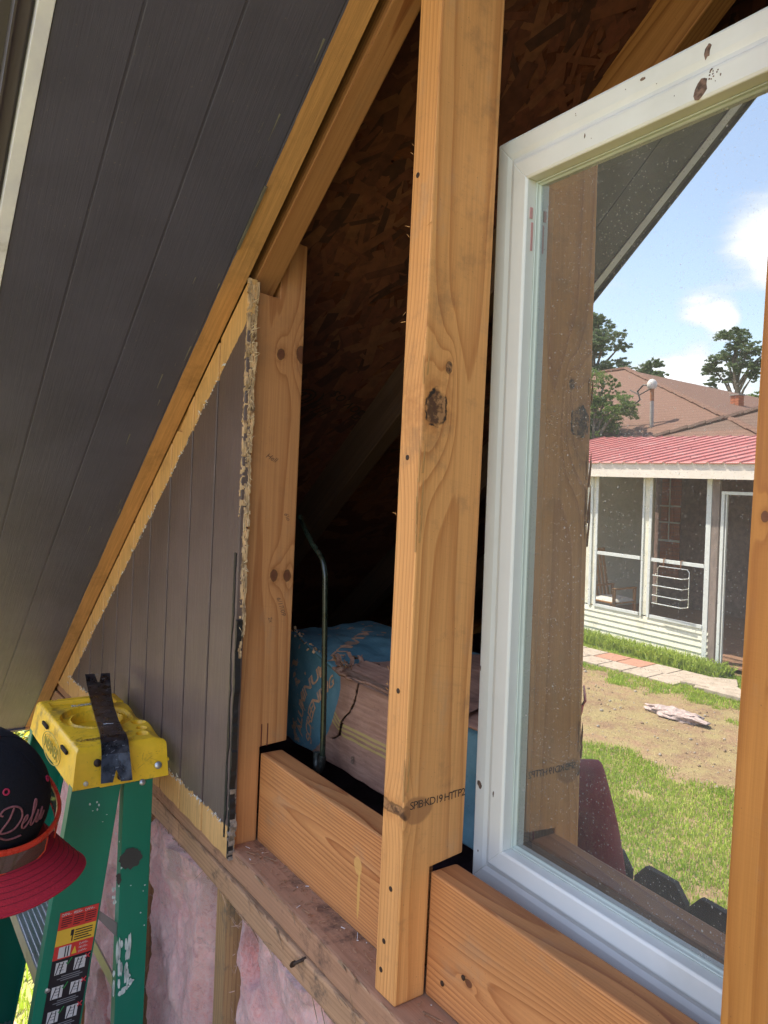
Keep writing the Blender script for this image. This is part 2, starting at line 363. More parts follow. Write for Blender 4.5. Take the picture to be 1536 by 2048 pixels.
def osb():
    g = NG('strand board'); x, y, z = g.xyz()
    def layer(sc, w):
        v = g.n('ShaderNodeTexVoronoi'); v.inputs['Scale'].default_value = sc; v.inputs['Randomness'].default_value = 1.
        mp = g.n('ShaderNodeMapping'); mp.inputs['Scale'].default_value = (1, .38, .0); mp.inputs['Rotation'].default_value = (0, 0, w)
        g.put(mp.inputs[0], g.mix(.12, g.co, g.noise(14, 2, col=True))); g.put(v.inputs['Vector'], mp.outputs[0])
        s = g.n('ShaderNodeSeparateColor'); g.put(s.inputs[0], v.outputs['Color'])
        a = g.f('MULTIPLY', s.outputs[0], 6.28); ca, sa = g.f('COSINE', a), g.f('SINE', a)
        u = g.f('ADD', g.f('MULTIPLY', x, ca), g.f('MULTIPLY', y, sa)); q = g.f('SUBTRACT', g.f('MULTIPLY', y, ca), g.f('MULTIPLY', x, sa))
        st = g.noise(1., 3, .6, vec=g.vec(g.f('MULTIPLY', u, 12.), g.f('MULTIPLY', q, 260.), s.outputs[1]))
        return s.outputs[1], st, v.outputs['Distance']
    v1, s1, d1 = layer(13, .3); v2, s2, d2 = layer(21, 1.4)
    sel = g.rng(g.noise(20, 2), .45, .55)
    val = g.mix(sel, v1, v2); st = g.mix(sel, s1, s2)
    c = g.ramp(val, [(0, (.085, .026, .016)), (.4, (.125, .040, .023)), (.7, (.155, .054, .030)), (1., (.23, .092, .045))])
    c = g.mix(g.rng(st, .35, .7, 0, .6), c, (.09, .032, .016))
    g.set(col=c, rough=.7, spec=.25); g.bump(g.f('ADD', val, st), .5, .002); return g.m
M_OSB = osb()

def painted_panel(name, paint, bare, barex, slope=False):
    """grooved plywood: brown paint over raw yellow wood; barex(g) gives 1 where the cover trim kept the paint off"""
    g = NG(name); x, y, z = g.xyz()
    m = barex(g)
    fine = g.noise(1., 5, .7, vec=g.vec(g.f('MULTIPLY', x, 260.), g.f('MULTIPLY', y, 260.), g.f('MULTIPLY', z, 11.)))
    if slope: fine = g.noise(1., 5, .7, vec=g.vec(g.f('MULTIPLY', g.f('ADD', g.f('MULTIPLY', x, CS), g.f('MULTIPLY', z, SN)), 9.), g.f('MULTIPLY', y, 240.), 0.))
    big = g.noise(6, 5, .6)
    p = g.mix(g.rng(big, .3, .7), tuple(v*.88 for v in paint), tuple(v*1.14 for v in paint))
    p = g.mix(g.rng(g.noise(260, 3, .6), .66, .74, 0., .55), p, (.20, .18, .17))
    p = g.mix(g.rng(fine, .6, .8, 0., .35), p, tuple(v*1.5 for v in paint))
    w = g.mix(g.rng(fine, .35, .7), tuple(v*.75 for v in bare), bare)
    w = g.mix(g.rng(g.noise(12, 6, .7), .5, .72, 0., .6), w, tuple(v*.45 for v in bare))
    g.set(col=g.mix(m, p, w), rough=g.mix(m, g.rng(fine, .2, .8, .34, .50), (.75, .75, .75)), spec=.5)
    g.bump(g.f('ADD', fine, g.f('MULTIPLY', g.noise(30, 4), .6)), .45, .0012); return g.m
def bare_siding(g):
    x, y, z = g.xyz()
    nz = g.f('MULTIPLY', g.f('SUBTRACT', g.noise(24, 6, .72), .5), .034)
    d = g.f('MULTIPLY', g.f('SUBTRACT', g.f('ADD', g.f('MULTIPLY', x, SL), Q0), z), CS)
    a = g.rng(g.f('ADD', d, g.f('MULTIPLY', nz, .55)), .0495, .0515, 1., 0.)
    b = g.rng(g.f('ADD', z, nz), .0385, .0405, 1., 0.)
    return g.f('MAXIMUM', a, b)
def bare_soffit(g):
    x, y, z = g.xyz(); nz = g.f('MULTIPLY', g.f('SUBTRACT', g.noise(10, 4, .6), .5), .005)
    return g.rng(g.f('ADD', y, nz), -.0485, -.0475, 0., 1.)
M_SIDE = painted_panel('painted siding', (.118, .080, .073), (.74, .42, .16), bare_siding)
M_SOFF = painted_panel('painted soffit', (.080, .078, .128), (.60, .31, .125), bare_soffit, True)
M_DARKEDGE = simple('black tar edge', (.012, .012, .014), .45, bump=.6, scale=120)
M_PLY = simple('torn plywood', (.52, .34, .19), .85, var=.45, scale=160, bump=.9, dirt=((.12, .06, .03), .9), stretch=(1, 1, .25))
M_CHIP = simple('paint chips', (.62, .58, .53), .7, scale=90, bump=.6)
M_WHITE = simple('aged white vinyl', (.74, .74, .71), .38, var=.035, scale=8, bump=.05, dirt=((.50, .49, .42), .30))
M_GREENW = simple('glazing bead', (.56, .62, .57), .4, var=.06, scale=10, bump=.06, dirt=((.33, .40, .33), .5))
M_SHING = simple('dark shingles', (.05, .048, .046), .9, scale=60, bump=.6)

# ------------------------------------------------------------------ ground
def lawn_mat():
    g = NG('lawn soil'); x, y, z = g.xyz()
    n_ = g.noise(2.2, 6, .65); n2 = g.noise(40, 5, .7)
    grass = g.mix(g.rng(n2, .3, .7), (.15, .15, .06), (.25, .235, .10))
    soil = g.mix(g.rng(n2, .3, .7), (.20, .125, .08), (.37, .24, .155)); soil = g.mix(g.rng(g.noise(1.7, 5, .6), .4, .6, 0., .5), soil, (.17, .11, .07))
    inx = g.f('MULTIPLY', g.rng(x, -11.5, -10.5), g.rng(x, -.9, .2, 1., 0.)); iny = g.f('MULTIPLY', g.rng(y, -8.6, -8.2), g.rng(y, -2.2, -1.2, 1., 0.))
    soil = g.mix(g.rng(g.noise(5, 6, .7), .35, .65), soil, (.30, .24, .12)); c = g.mix(g.f('MULTIPLY', inx, iny), grass, soil)
    g.set(col=c, rough=.95, spec=.1); g.bump(n2, .8, .01); return g.m
gm = MB()
gm.quad((-300, -320, GZ), (300, -320, GZ), (300, 300, GZ), (-300, 300, GZ))
struct('ground', gm.mesh(), lawn_mat())

# ------------------------------------------------------------------ gable wall, opened up
gw = thing('gable_wall', 'opened gable wall of bare pine studs, brown grooved siding and pink insulation', 'wall', (-.4, 0, GZ))
def prof_stud(name, x0, prof, mat, w=.038, bev=.0022):
    """stud with notches: outline in the y-z plane extruded along x, rounded corners, local origin at its foot"""
    mb = MB(); mb.prism([(0, y, z) for y, z in prof], (w, 0, 0))
    return add(name, mb.mesh(bevel=bev), mat, gw, Matrix.Translation((x0, 0, 0)))
prof_stud('stud', 0., [(0, 0), (.0415, 0), (.0415, .146), (.089, .151), (.089, rz(.03)), (0, rz(.03))], w_stud)
prof_stud('stud', -.430, [(0, 0), (.0415, 0), (.0415, .150), (.089, .153), (.089, .943), (.0440, .947), (.0440, .853), (0, .858)], w_left)
prof_stud('stud', .405, [(0, 0), (.0415, 0), (.0415, .148), (.089, .150), (.089, rz(.43)), (0, rz(.43))], w_right, w=.089*.8)
for X in (.88, ): prof_stud('stud', X, [(0, 0), (.089, 0), (.089, min(rz(X), rz(2*XRG-X))), (0, min(rz(X), rz(2*XRG-X)))], w_left)
board('cross_beam', (-.3915, .042, .001), (-.0005, .042, .001), (0, 1, 0), .038, .140, w_beam, gw, bevel=.003)
board('cross_beam', (.0385, .042, .001), (.4045, .042, .001), (0, 1, 0), .038, .140, w_beam2, gw, bevel=.003)
board('cross_beam', (.4770, .042, .001), (.8795, .042, .001), (0, 1, 0), .038, .140, w_beam, gw, bevel=.003)
# saw kerfs in the left stud's foot and nail heads
k = MB()
for yy in (.0425, .0530): k.box((-.3925, yy, .150), (-.3912, yy+.0012, .186))
add('saw_kerf', k.mesh(), simple('kerf dark red', (.08, .012, .008), .8), gw)
M_RUST = simple('rusty nail', (.06, .035, .025), .6, .5, scale=200)
for px, pz in ((.0100, .908), (.0152, .6016), (.0185, .345), (.022, .125), (.014, .062), (.011, .028)):
    add('nail', MB().lathe([(.0016, 0), (.0030, .0004), (.0030, .0009), (.0008, .0012)], M3((1, 0, 0), (0, 0, 1), (0, -1, 0), (px, .0004, pz)), 10).mesh(), M_RUST, gw)
for px, pz in ((.436, .445), (.101, .055), (.068, .030)):
    add('nail', MB().lathe([(.0016, 0), (.0030, .0004), (.0030, .0009), (.0008, .0012)], M3((1, 0, 0), (0, 0, 1), (0, -1, 0), (px, .0004 if px > .4 else .042, pz)), 10).mesh(), M_RUST, gw)
# gouge and loose splinters on the main stud's corner
sp = MB()
def splinter(mb, base, d, L, w, side):
    b, d, s = Vector(base), Vector(d).normalized(), Vector(side).normalized(); m_ = b+d*L*.6+s*w*.6
    mb.prism([b-s*w*.5, b+s*w*.5, m_, b+d*L], d.cross(s)*.0006)
for i in range(22):
    zz = .30+RS.rand()*.75; x_ = -.0002 if RS.rand() < .6 else .0385
    splinter(sp, (x_, -.0003, zz), (RS.randn()*.3-.2 if x_ < 0 else RS.randn()*.4+.1, -.4, RS.randn()+.6), .003+RS.rand()*.004, .0007, (0, 0, 1))
for zz, L in ((.50, .06), (.53, .05), (.575, .045), (.245, .03), (.228, .025), (.68, .03)):
    splinter(sp, (.0372, -.0006, zz), (.02, -.05, 1), L, .0032, (1, -.3, 0)); splinter(sp, (.0384, .004, zz+.01), (.05, 0, 1), L*.8, .0022, (0, 1, 0))
o_ = add('splinter', sp.mesh(), simple('splinter wood', (.50, .26, .09), .8), gw); o_['kind'] = 'stuff'
# double plate
board('top_plate', (XL, -.0065, -.0385), (XR, -.0065, -.0385), (0, 1, 0), .0955, .038, w_plate_top, gw, bevel=.004, warp=.0015)
board('second_plate', (XL, -.0085, -.0775), (XR, -.0085, -.0775), (0, 1, 0), .0970, .0375, w_plate, gw, bevel=.004, warp=.0018)
pe = MB()
for i in range(240):    # splintered arrises of the old plates
    x_ = -.8+RS.rand()*1.3; e_ = RS.randint(3); y_, z_ = ((-.0068, -.0008), (-.0088, -.0400), (-.0088, -.0765))[e_]
    splinter(pe, (x_, y_, z_+RS.randn()*.0008), (RS.randn()*.5+1, -.12*RS.rand()-.03, RS.randn()*.10), .006+RS.rand()**2*.035, .0009+RS.rand()*.0014, (0, .3, 1))
add('edge_splinter', pe.mesh(), [simple('old splinter', (.36, .22, .13), .9, var=.4)], gw)['kind'] = 'stuff'
nb = MB().tube([(-.143, -.006, -.040), (-.144, -.013, -.042), (-.150, -.020, -.047)], .0022, 8).lathe([(.0012, 0), (.0045, .0), (.0045, .0016), (.001, .0022)], M3((0, 1, 0), (0, 0, 1), (-.4, -.75, -.5), (-.150, -.020, -.047)), 10)
add('bent_nail', nb.mesh(), M_RUST, gw)
# dust, chips and shavings lying on the plate
db = MB()
for i in range(260):
    x_ = -.37+RS.rand()*.36 if i < 220 else .04+RS.rand()*.2; y_ = RS.rand()**1.5*.040; a = RS.rand()*6.3; L = .0012+RS.rand()**3*.009; w_ = .0006+RS.rand()*.0012
    d = Vector((math.cos(a), math.sin(a), RS.rand()*.25)); s_ = Vector((-d.y, d.x, 0)); b_ = Vector((x_, .040-y_, .0015+RS.rand()*.001))
    db.prism([b_, b_+s_*w_, b_+d*L+s_*w_*.6, b_+d*L], (0, 0, .0006), mi=0 if RS.rand() < .93 else 1)
for x0, y0, L in ((-.355, .022, .030), (-.335, .026, .035), (-.362, .010, .024), (-.18, .006, .02), (.085, .012, .045), (.062, .020, .03)):
    a = RS.rand()*1.6-.5; d = Vector((math.cos(a), math.sin(a)*.4, .12)); db.prism([(x0, y0, .002), (x0, y0+.003, .002), (x0+d.x*L, y0+d.y*L+.002, .003+.12*L), (x0+d.x*L, y0+d.y*L, .003+.12*L)], (0, 0, .0009))
o_ = add('sawdust', db.mesh(), [simple('shavings', (.34, .19, .11), .9, var=.4), simple('white chips', (.7, .68, .66), .9)], gw); o_['kind'] = 'stuff'
# lower studs and the insulation between them
LS = [-1.62, -1.252, -.846, -.440, -.034, .372, .778, 1.184, 1.59, 1.996]
for X in LS: board('lower_stud', (X, .0, GZ), (X, .0, -.0785), (1, 0, 0), .038, .089, w_grey, gw)
def pink():
    g = NG('pink fibre glass'); n_ = g.noise(6, 9, .70, dist=.9); n2 = g.noise(95, 7, .8, dist=2.); x, y, z = g.xyz()
    c = g.ramp(n_, [(.25, (.74, .22, .20)), (.42, (.90, .34, .28)), (.58, (.96, .47, .37)), (.8, (.96, .64, .46))])
    c = g.mix(g.rng(n2, .35, .65, 0., .55), c, (.93, .64, .58)); c = g.mix(g.rng(g.noise(38, 6, .8, dist=1.5), .50, .66, 0., .5), c, (.52, .13, .14))
    c = g.mix(g.rng(g.noise(22, 7, .75, dist=1.), .56, .70, 0., .55), c, (.20, .11, .09))
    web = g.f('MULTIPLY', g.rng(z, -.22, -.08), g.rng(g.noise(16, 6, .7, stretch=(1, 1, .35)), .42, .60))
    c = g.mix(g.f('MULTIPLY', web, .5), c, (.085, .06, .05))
    g.set(col=c, rough=1., spec=.05); g.put(g.b.inputs['Sheen Weight'], .5)
    g.bump(g.f('ADD', n_, n2), .9, .006); return g.m
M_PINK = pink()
for i in range(len(LS)-1):
    x0, x1 = LS[i]+.039, LS[i+1]-.001; seed = i*7.3; fine = -1.3 < x0 < .1
    def fn(u, v, x0=x0, x1=x1, seed=seed):
        x = x0+(x1-x0)*u; z = -.078-(1.80)*v**1.7
        p = Vector((x*5+seed, z*4, seed)); e = min(1, min(u, 1-u)*7)
        h = mnoise.fractal(p, 1.0, 2.1, 5)*.020+abs(mnoise.noise(p*1.7+Vector((3, 1, 2))))*.022+mnoise.noise(p*7)*.004
        t = mnoise.noise(Vector((x*8+seed, z*6, 5))); h += mnoise.ridged_multi_fractal(Vector((x*9+seed, z*6, 2)), 1., 2.1, 4, 1., 2.)*.006+mnoise.noise(p*6+Vector((0, 0, 3)))*.006+mnoise.fractal(Vector((x*34, z*24, seed)), .8, 2.2, 4)*.0048          # long vertical folds
        y = .034-.030*e-h*e+(.030*max(0., min(1., (t-.38)/.08)))*e
        dx = x+.085+.02*math.sin(z*40); dz = z+.235
        if dx*dx+dz*dz*3 < .0035: y += .030*(1-(dx*dx+dz*dz*3)/.0035)   # torn pocket
        if v < .004: y = .05
        return (x, y, z)
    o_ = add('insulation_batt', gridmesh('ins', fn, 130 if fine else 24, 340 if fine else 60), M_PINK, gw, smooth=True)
fb = MB()
for i in range(2600):      # loose glass fibres standing off the batts
    x_ = -1.2+RS.rand()*1.25; z_ = -.085-RS.rand()**1.3*.55
    if any(L_-.002 < x_ < L_+.04 for L_ in LS): continue
    a = RS.rand()*6.28; L = .006+RS.rand()*.022; c0 = Vector((x_, .012+RS.rand()*.012, z_)); d = Vector((math.cos(a), -.15-.3*RS.rand(), math.sin(a))); b = Vector((RS.randn(), RS.randn()*.3, RS.randn()))*.35
    P = [c0, c0+(d+b*.3)*L*.5, c0+(d+b)*L]; s_ = Vector((-math.sin(a), 0, math.cos(a)))*.00022
    fb.quad(P[0]-s_, P[0]+s_, P[1]+s_, P[1]-s_); fb.quad(P[1]-s_, P[1]+s_, P[2]+s_*.4, P[2]-s_*.4)
add('loose_fibre', fb.mesh(fixn=False), simple('pale pink fibre', (.90, .62, .58), .9, var=.15), gw)['kind'] = 'stuff'
# siding: grooved plywood, built board-wide strip by strip with recessed grooves
GR = sorted([-.482-.1015*k_ for k_ in range(12)]+[XL-.01])
xe = -.3795; edges = GR+[xe]
zb = -.010
def top_at(x):
    t = rz(x)-.0035
    if -.655 < x < -.612: t -= .018*(1-abs((x+.633)/.022))+.006   # bite out of the upper edge
    return t
for a, b in zip(edges[:-1], edges[1:]):
    sb = MB(); g2 = .0032
    xs = [a+g2 if a > GR[0] else a]+[a+(b-a)*q for q in (.25, .5, .75)]+[b-g2 if b < xe-.001 else b]
    pts = [(x, 0, zb+.0015*math.sin(x*90)) for x in xs]+[(x, 0, top_at(x)) for x in xs[::-1]]
    if pts[0][2] >= pts[-1][2]-.004 and a < -1.5:
        pts = [(a+.002, 0, zb), (b-g2, 0, zb), (b-g2, 0, max(zb+.01, top_at(b-g2)))]
    sb.prism([(p[0], -.0005, p[2]) for p in pts], (0, -.0135, 0))
    add('siding_strip', sb.mesh(bevel=.0014), M_SIDE, gw)
bk = MB(); bk.prism([(GR[0]+.02, -.0008, zb+.001), (xe-.002, -.0008, zb+.001), (xe-.002, -.0008, rz(xe)-.012), (GR[0]+.02, -.0008, zb+.010)], (0, -.0082, 0))
add('siding_groove', bk.mesh(), M_SIDE, gw)
# torn right edge of the plywood: several plies, each ragged
def ragged(z0, z1, x0, wfn, y0, y1, step=.0034, jag=1):
    n = int((z1-z0)/step); L = [(x0+RS.randn()*.0004, y0, z0+i*step) for i in range(n+1)]; R = [(x0+max(.0008, wfn(z0+i*step)), y0, z0+i*step+RS.randn()*.001) for i in range(n+1)]
    mb = MB()
    for i in range(n):
        if jag and RS.rand() < .03: continue
        q = RS.randn()*.0006*jag; mb.prism([(p_[0], p_[1]+q, p_[2]) for p_ in (L[i], R[i], R[i+1], L[i+1])], (0, y1-y0, 0))
    return mb
def wf(base, amp, f): return lambda z: base+amp*(mnoise.noise(Vector((z*f, base*900, 1)))+.5*mnoise.noise(Vector((z*f*3.3, base*900, 7))))
add('torn_ply', ragged(.335, .868, xe-.002, wf(.0062, .0050, 26), -.0040, -.0005).mesh(), M_PLY, gw)
add('torn_ply', ragged(.300, .862, xe-.003, wf(.0048, .005, 34), -.0085, -.0046).mesh(), M_PLY, gw)
add('torn_ply', ragged(.500, .872, xe-.004, wf(.0040, .004, 50), -.0145, -.0092).mesh(), M_PLY, gw)
add('torn_ply', ragged(-.012, .100, xe-.001, wf(.0060, .006, 40), -.0130, -.0030).mesh(), simple('weathered ply', (.22, .17, .14), .9, var=.5, scale=140, bump=.8), gw)
add('tar_edge', ragged(.02, .46, xe-.012, wf(.0050, .005, 18), -.0155, -.0142, jag=0).mesh(), M_DARKEDGE, gw)
add('tar_edge', ragged(-.01, .36, xe-.001, wf(.0045, .005, 25), -.0138, -.0050, jag=0).mesh(), M_DARKEDGE, gw)
fz = MB()
for i in range(120):    # fibres standing off the tear
    zz = .84-abs(RS.randn())*.13 if i < 80 else .3+RS.rand()*.5
    splinter(fz, (xe+.004+RS.rand()*.006, -.004-RS.rand()*.008, zz), (.8*RS.rand()+.1, -.3*RS.randn(), RS.randn()*.8-.2), .003+RS.rand()*.011, .0009, (0, 0, 1))
o_ = add('ply_fibre', fz.mesh(), simple('pale fibres', (.60, .45, .28), .9, var=.3), gw); o_['kind'] = 'stuff'
# curled chips of paint and caulk along the edge of the bare strips
ch = MB()
for i in range(430):
    if i < 250: x_ = -1.40+RS.rand()*1.0; zz = .0400+(mnoise.noise(Vector((x_*24, 0, 0)))*.006)+RS.randn()*.0018
    else: x_ = -1.40+RS.rand()**.7*.95; zz = rz(x_)-.0505/CS+RS.randn()*.003
    a = RS.rand()*6.3; L = .0015+RS.rand()**2*.006
    ch.prism([(x_, -.0142, zz), (x_+L*math.cos(a), -.0142-RS.rand()*.003, zz+L*math.sin(a)), (x_+L*.6*math.cos(a+1.2), -.0150, zz+L*.6*math.sin(a+1.2))], (0, -.0005, 0))
o_ = add('paint_chip', ch.mesh(), M_CHIP, gw); o_['kind'] = 'stuff'
# the right half of the gable and the wall below stay closed in the same siding
mb = MB(); mb.prism([(.90, -.0005, zb), (XR, -.0005, zb), (XR, -.0005, .01), (XRG, -.0005, rz(XRG)-.004), (.90, -.0005, rz(.90)-.004)], (0, -.0135, 0)); add('siding_strip', mb.mesh(), M_SIDE, gw)
mb = MB(); mb.box((2.034, -.014, GZ), (XR, -.001, -.079)); add('siding_strip', mb.mesh(), M_SIDE, gw)
# pencil marks and mill stamps
M_INK = simple('stamp ink', (.045, .028, .02), .8); M_PEN = simple('pencil', (.15, .075, .045), .7)
def mark(txt, size, org, xd, yd, zd, mat, parent=gw, name='mill_stamp', shear=0., space=1., jitter=0.):
    me = textmesh(txt, size, shear, space)
    if jitter: tf(me, lambda c: Vector((c.x, c.y+jitter*math.sin(c.x/size*2.1), 0)))
    return add(name, me, mat, parent, M3(xd, yd, zd, org))
mark('SPIB·KD19 HT', .0125, (.03855, .040, .2215), (0, 1, .02), (0, 0, 1), (1, 0, 0), M_INK, space=.82)
mark('TP2', .0125, (.03855, .079, .2225), (0, 1, .02), (0, 0, 1), (1, 0, 0), M_INK, space=.9)
mark('Hell', .012, (-.3914, .040, .606), (0, .9, -.4), (0, .4, .9), (1, 0, 0), M_PEN, name='pencil_mark', shear=.4)
mark('6\\o', .010, (-.3914, .072, .515), (0, .5, -.85), (0, .85, .5), (1, 0, 0), M_PEN, name='pencil_mark', shear=.4)
mark('6/17/09', .0105, (-.3914, .068, .372), (0, .35, -.93), (0, .93, .35), (1, 0, 0), M_PEN, name='pencil_mark', shear=.3)
mark('2x', .009, (-.3914, .050, .352), (0, .35, -.93), (0, .93, .35), (1, 0, 0), M_PEN, name='pencil_mark', shear=.3)

# ------------------------------------------------------------------ roof over the gable
rf = thing('gable_roof', 'gable roof with brown grooved soffit, bare edge strip and pale cracked fascia', 'roof', (XRG, 2, GZ))
Sv = Vector((CS, 0, SN)); Nv = Vector((-SN, 0, CS)); Sr = Vector((-CS, 0, SN)); Nr = Vector((SN, 0, CS))
def onroof(a, y, n, side=0):
    """a metres up the slope from x = 0 (or from the mirrored point), n above the rake plane"""
    p = Vector((0, y, Q0))+Sv*a+Nv*n
    if side: p.x = 2*XRG-p.x
    return p
A0, A1 = -1.755/CS, XRG/CS
board('rafter', onroof(-.22, .420, 0), onroof(A1-.03, .420, 0), (0, 1, 0), .038, .089, w_raft2, rf)
board('rafter', onroof(A0+.02, .420, 0), onroof(-.222, .420, 0), (0, 1, 0), .038, .089, w_raft_shade, rf)  # rafter split here; lower length painted dark to stand for attic shade
board('rafter', onroof(A0+.02, .420, 0, 1)+Vector((0, .038, 0)), onroof(A1-.03, .420, 0, 1)+Vector((0, .038, 0)), (0, -1, 0), .038, .089, w_raft_shade, rf)
for y_ in (.0, .826, 1.232, 1.638, 2.044, 2.450, 2.856, 3.262, 3.668):
    for sd_ in (0, 1):
        p0, p1 = onroof(A0+.02, y_, 0, sd_), onroof(A1-.03, y_, 0, sd_)
        if sd_: p0.y += .038; p1.y += .038
        board('rafter', p0, p1, (0, 1 if not sd_ else -1, 0), .038, .089, w_raft if y_ == 0 else (w_raft2 if y_ < .5 and not sd_ else w_raft_shade), rf)
for sd_ in (0, 1):
    for k_ in range(4):
        # OSB sheets with joints between them
        a0 = A0+(A1-A0)*k_/4+.0015; a1 = A0+(A1-A0)*(k_+1)/4-.0015
        for y0, y1 in ((-.336, 1.21), (1.213, 2.6), (2.603, 4.0)):
            M = Matrix.Translation(onroof(0, 0, .0895, sd_)) @ Matrix(((CS if not sd_ else -CS, 0, -SN if not sd_ else SN, 0), (0, 1, 0, 0), (SN, 0, CS, 0), (0, 0, 0, 1)))
            add('roof_sheathing', MB().box((a0, y0, 0), (a1, y1, .011)).mesh(), M_OSB, rf, M)
    mb = MB()
    for k_ in range(22):   # shingle courses
        a0 = A0-.03+k_*.145; a1 = min(a0+.20, A1+.02)
        P = [onroof(a0, -.385, .112, sd_), onroof(a1, -.385, .104, sd_), onroof(a1, 4.02, .104, sd_), onroof(a0, 4.02, .112, sd_)]
        mb.prism(P, (Nv if not sd_ else Nr)*.004)
    add('shingle_course', mb.mesh(), M_SHING, rf)['kind'] = 'stuff'
    # soffit of grooved plywood: strips between grooves at y = -.055, -.155, -.255
    ys = [-.3368, -.2550, -.1550, -.0505, -.0140]
    for y0, y1 in zip(ys[:-1], ys[1:]):
        mb = MB(); gq = .0014 if y1 < -.1 else .0004
        lo_, hi_ = y0+(.0014 if y0 > -.3 and y0 < -.1 else .0004), y1-gq
        n = 40; 
        for i in range(1):
            P = [onroof(A0, lo_, 0, sd_), onroof(A1-.002, lo_, 0, sd_), onroof(A1-.002, hi_, 0, sd_), onroof(A0, hi_, 0, sd_)]
            mb.prism(P, (Nv if not sd_ else Nr)*.010)
        add('soffit_strip', mb.mesh(bevel=.001), M_SOFF, rf)
    mb = MB(); P = [onroof(A0, -.336, .0012, sd_), onroof(A1-.003, -.336, .0012, sd_), onroof(A1-.003, -.016, .0012, sd_), onroof(A0, -.016, .0012, sd_)]
    mb.prism(P, (Nv if not sd_ else Nr)*.008); add('soffit_groove', mb.mesh(), M_SOFF, rf)
    mb = MB(); P = [onroof(A0, -.3530, -.002, sd_), onroof(A1, -.3530, -.002, sd_), onroof(A1, -.3372, -.002, sd_), onroof(A0, -.3372, -.002, sd_)]
    mb.prism(P, (Nv if not sd_ else Nr)*.100); add('fascia_board', mb.mesh(bevel=.001), None if False else simple('pale cracked fascia', (.76, .77, 1.0), .7, var=.1, scale=14, bump=.5, dirt=((.16, .14, .15), .75), stretch=(1, 1, 1)), rf)
    mb = MB()
    for y0, y1, n0, n1_ in ((-.3565, -.3536, .012, .105), (-.3700, -.3570, .006, .009), (-.3725, -.3702, .000, .106), (-.3830, -.3728, .020, .024)):
        P = [onroof(A0-.01, y0, n0, sd_), onroof(A1, y0, n0, sd_), onroof(A1, y1, n0, sd_), onroof(A0-.01, y1, n0, sd_)]; mb.prism(P, (Nv if not sd_ else Nr)*(n1_-n0))
    add('drip_edge', mb.mesh(), simple('brown metal edge', (.13, .115, .12), .35, .3, var=.05, scale=6, bump=.03), rf)
mb = MB(); P = [onroof(A0-.012, -.352, -.004), onroof(A0-.012, 4.0, -.004), onroof(A0-.012, 4.0, .10), onroof(A0-.012, -.352, .10)]; mb.prism(P, Sv*.012); add('eave_board', mb.mesh(), M_SOFF, rf)
mb = MB(); P = [onroof(A0-.012, -.352, -.004, 1), onroof(A0-.012, 4.0, -.004, 1), onroof(A0-.012, 4.0, .10, 1), onroof(A0-.012, -.352, .10, 1)]; mb.prism(P, Sr*.012); add('eave_board', mb.mesh(), M_SOFF, rf)
# brush and tear marks where the trim sat on the soffit
mk = MB()
for i in range(26):
    a = -2.0+RS.rand()*2.1; L = .01+RS.rand()*.03; y_ = -.052-RS.rand()**2*.045
    P = [onroof(a, y_, -.0004), onroof(a+L, y_+RS.randn()*.001, -.0004), onroof(a+L, y_+.0006+RS.randn()*.001, -.0004), onroof(a, y_+.0005, -.0004)]; mk.prism(P, Nv*.0003)
add('scuff_mark', mk.mesh(), simple('grey scuff', (.20, .19, .18), .8), rf)['kind'] = 'stuff'
# nail strip edge: the small metal clip left on the bare strip
mb = MB(); P = [onroof(-.44, -.0505, -.003), onroof(-.335, -.0505, -.003), onroof(-.335, -.0475, -.003), onroof(-.44, -.0475, -.003)]; mb.prism(P, Nv*.004); add('metal_clip', mb.mesh(), simple('grey clip', (.22, .20, .17), .5, .4), rf)
# the strands of the board, pressed flat but each with its own edge
FLK = [simple('flake red brown', (.125, .040, .024), .7, var=.25, scale=60, stretch=(1, 1, 1)), simple('flake brown', (.095, .032, .020), .7, var=.25, scale=60), simple('flake tan', (.17, .066, .034), .7, var=.2, scale=60), simple('flake dark', (.06, .022, .015), .7, var=.3, scale=60), simple('flake orange', (.15, .052, .028), .7, var=.2, scale=60)]
fk = MB()
for i in range(5200):
    a_ = -1.1+RS.rand()*1.75; y_ = .04+RS.rand()*1.5; w_ = RS.rand()*3.14 if RS.rand() < .35 else RS.randn()*.5+.2; L = .020+RS.rand()*.045; W_ = .004+RS.rand()*.010; lift = .0886-RS.rand()*.0024
    u_ = Sv*math.cos(w_)+Vector((0, 1, 0))*math.sin(w_); v_ = -Sv*math.sin(w_)+Vector((0, 1, 0))*math.cos(w_); c_ = onroof(a_, y_, lift); t_ = (RS.rand()-.5)*.0016
    pts = [c_-u_*L-v_*W_*.8, c_+u_*L*.9-v_*W_+Nv*t_, c_+u_*L+v_*W_*.6+Nv*t_, c_+u_*L*.2+v_*W_, c_-u_*L*.9+v_*W_*.9]
    fk.poly(pts, mi=[0, 0, 1, 1, 3, 4, 4, 2][RS.randint(8)])
o_ = add('wood_flake', fk.mesh(fixn=False), FLK, rf); o_['kind'] = 'stuff'
# stamps on the OSB
for txt, size, a, y_, rot in (('(@@)', .050, -.80, .235, .2), ('//////', .05, -.83, .30, .3), ('Gov os', .045, -.815, .372, .5)):
    me = textmesh(txt, size, .2); M = Matrix.Translation(onroof(a, y_, .0858)) @ Matrix(((CS, 0, -SN, 0), (0, 1, 0, 0), (SN, 0, CS, 0), (0, 0, 0, 1))) @ Matrix.Rotation(rad(90)+rot, 4, 'Z') @ Matrix.Scale(-1, 4, (1, 0, 0))
    add('board_stamp', me, M_INK, rf, M)
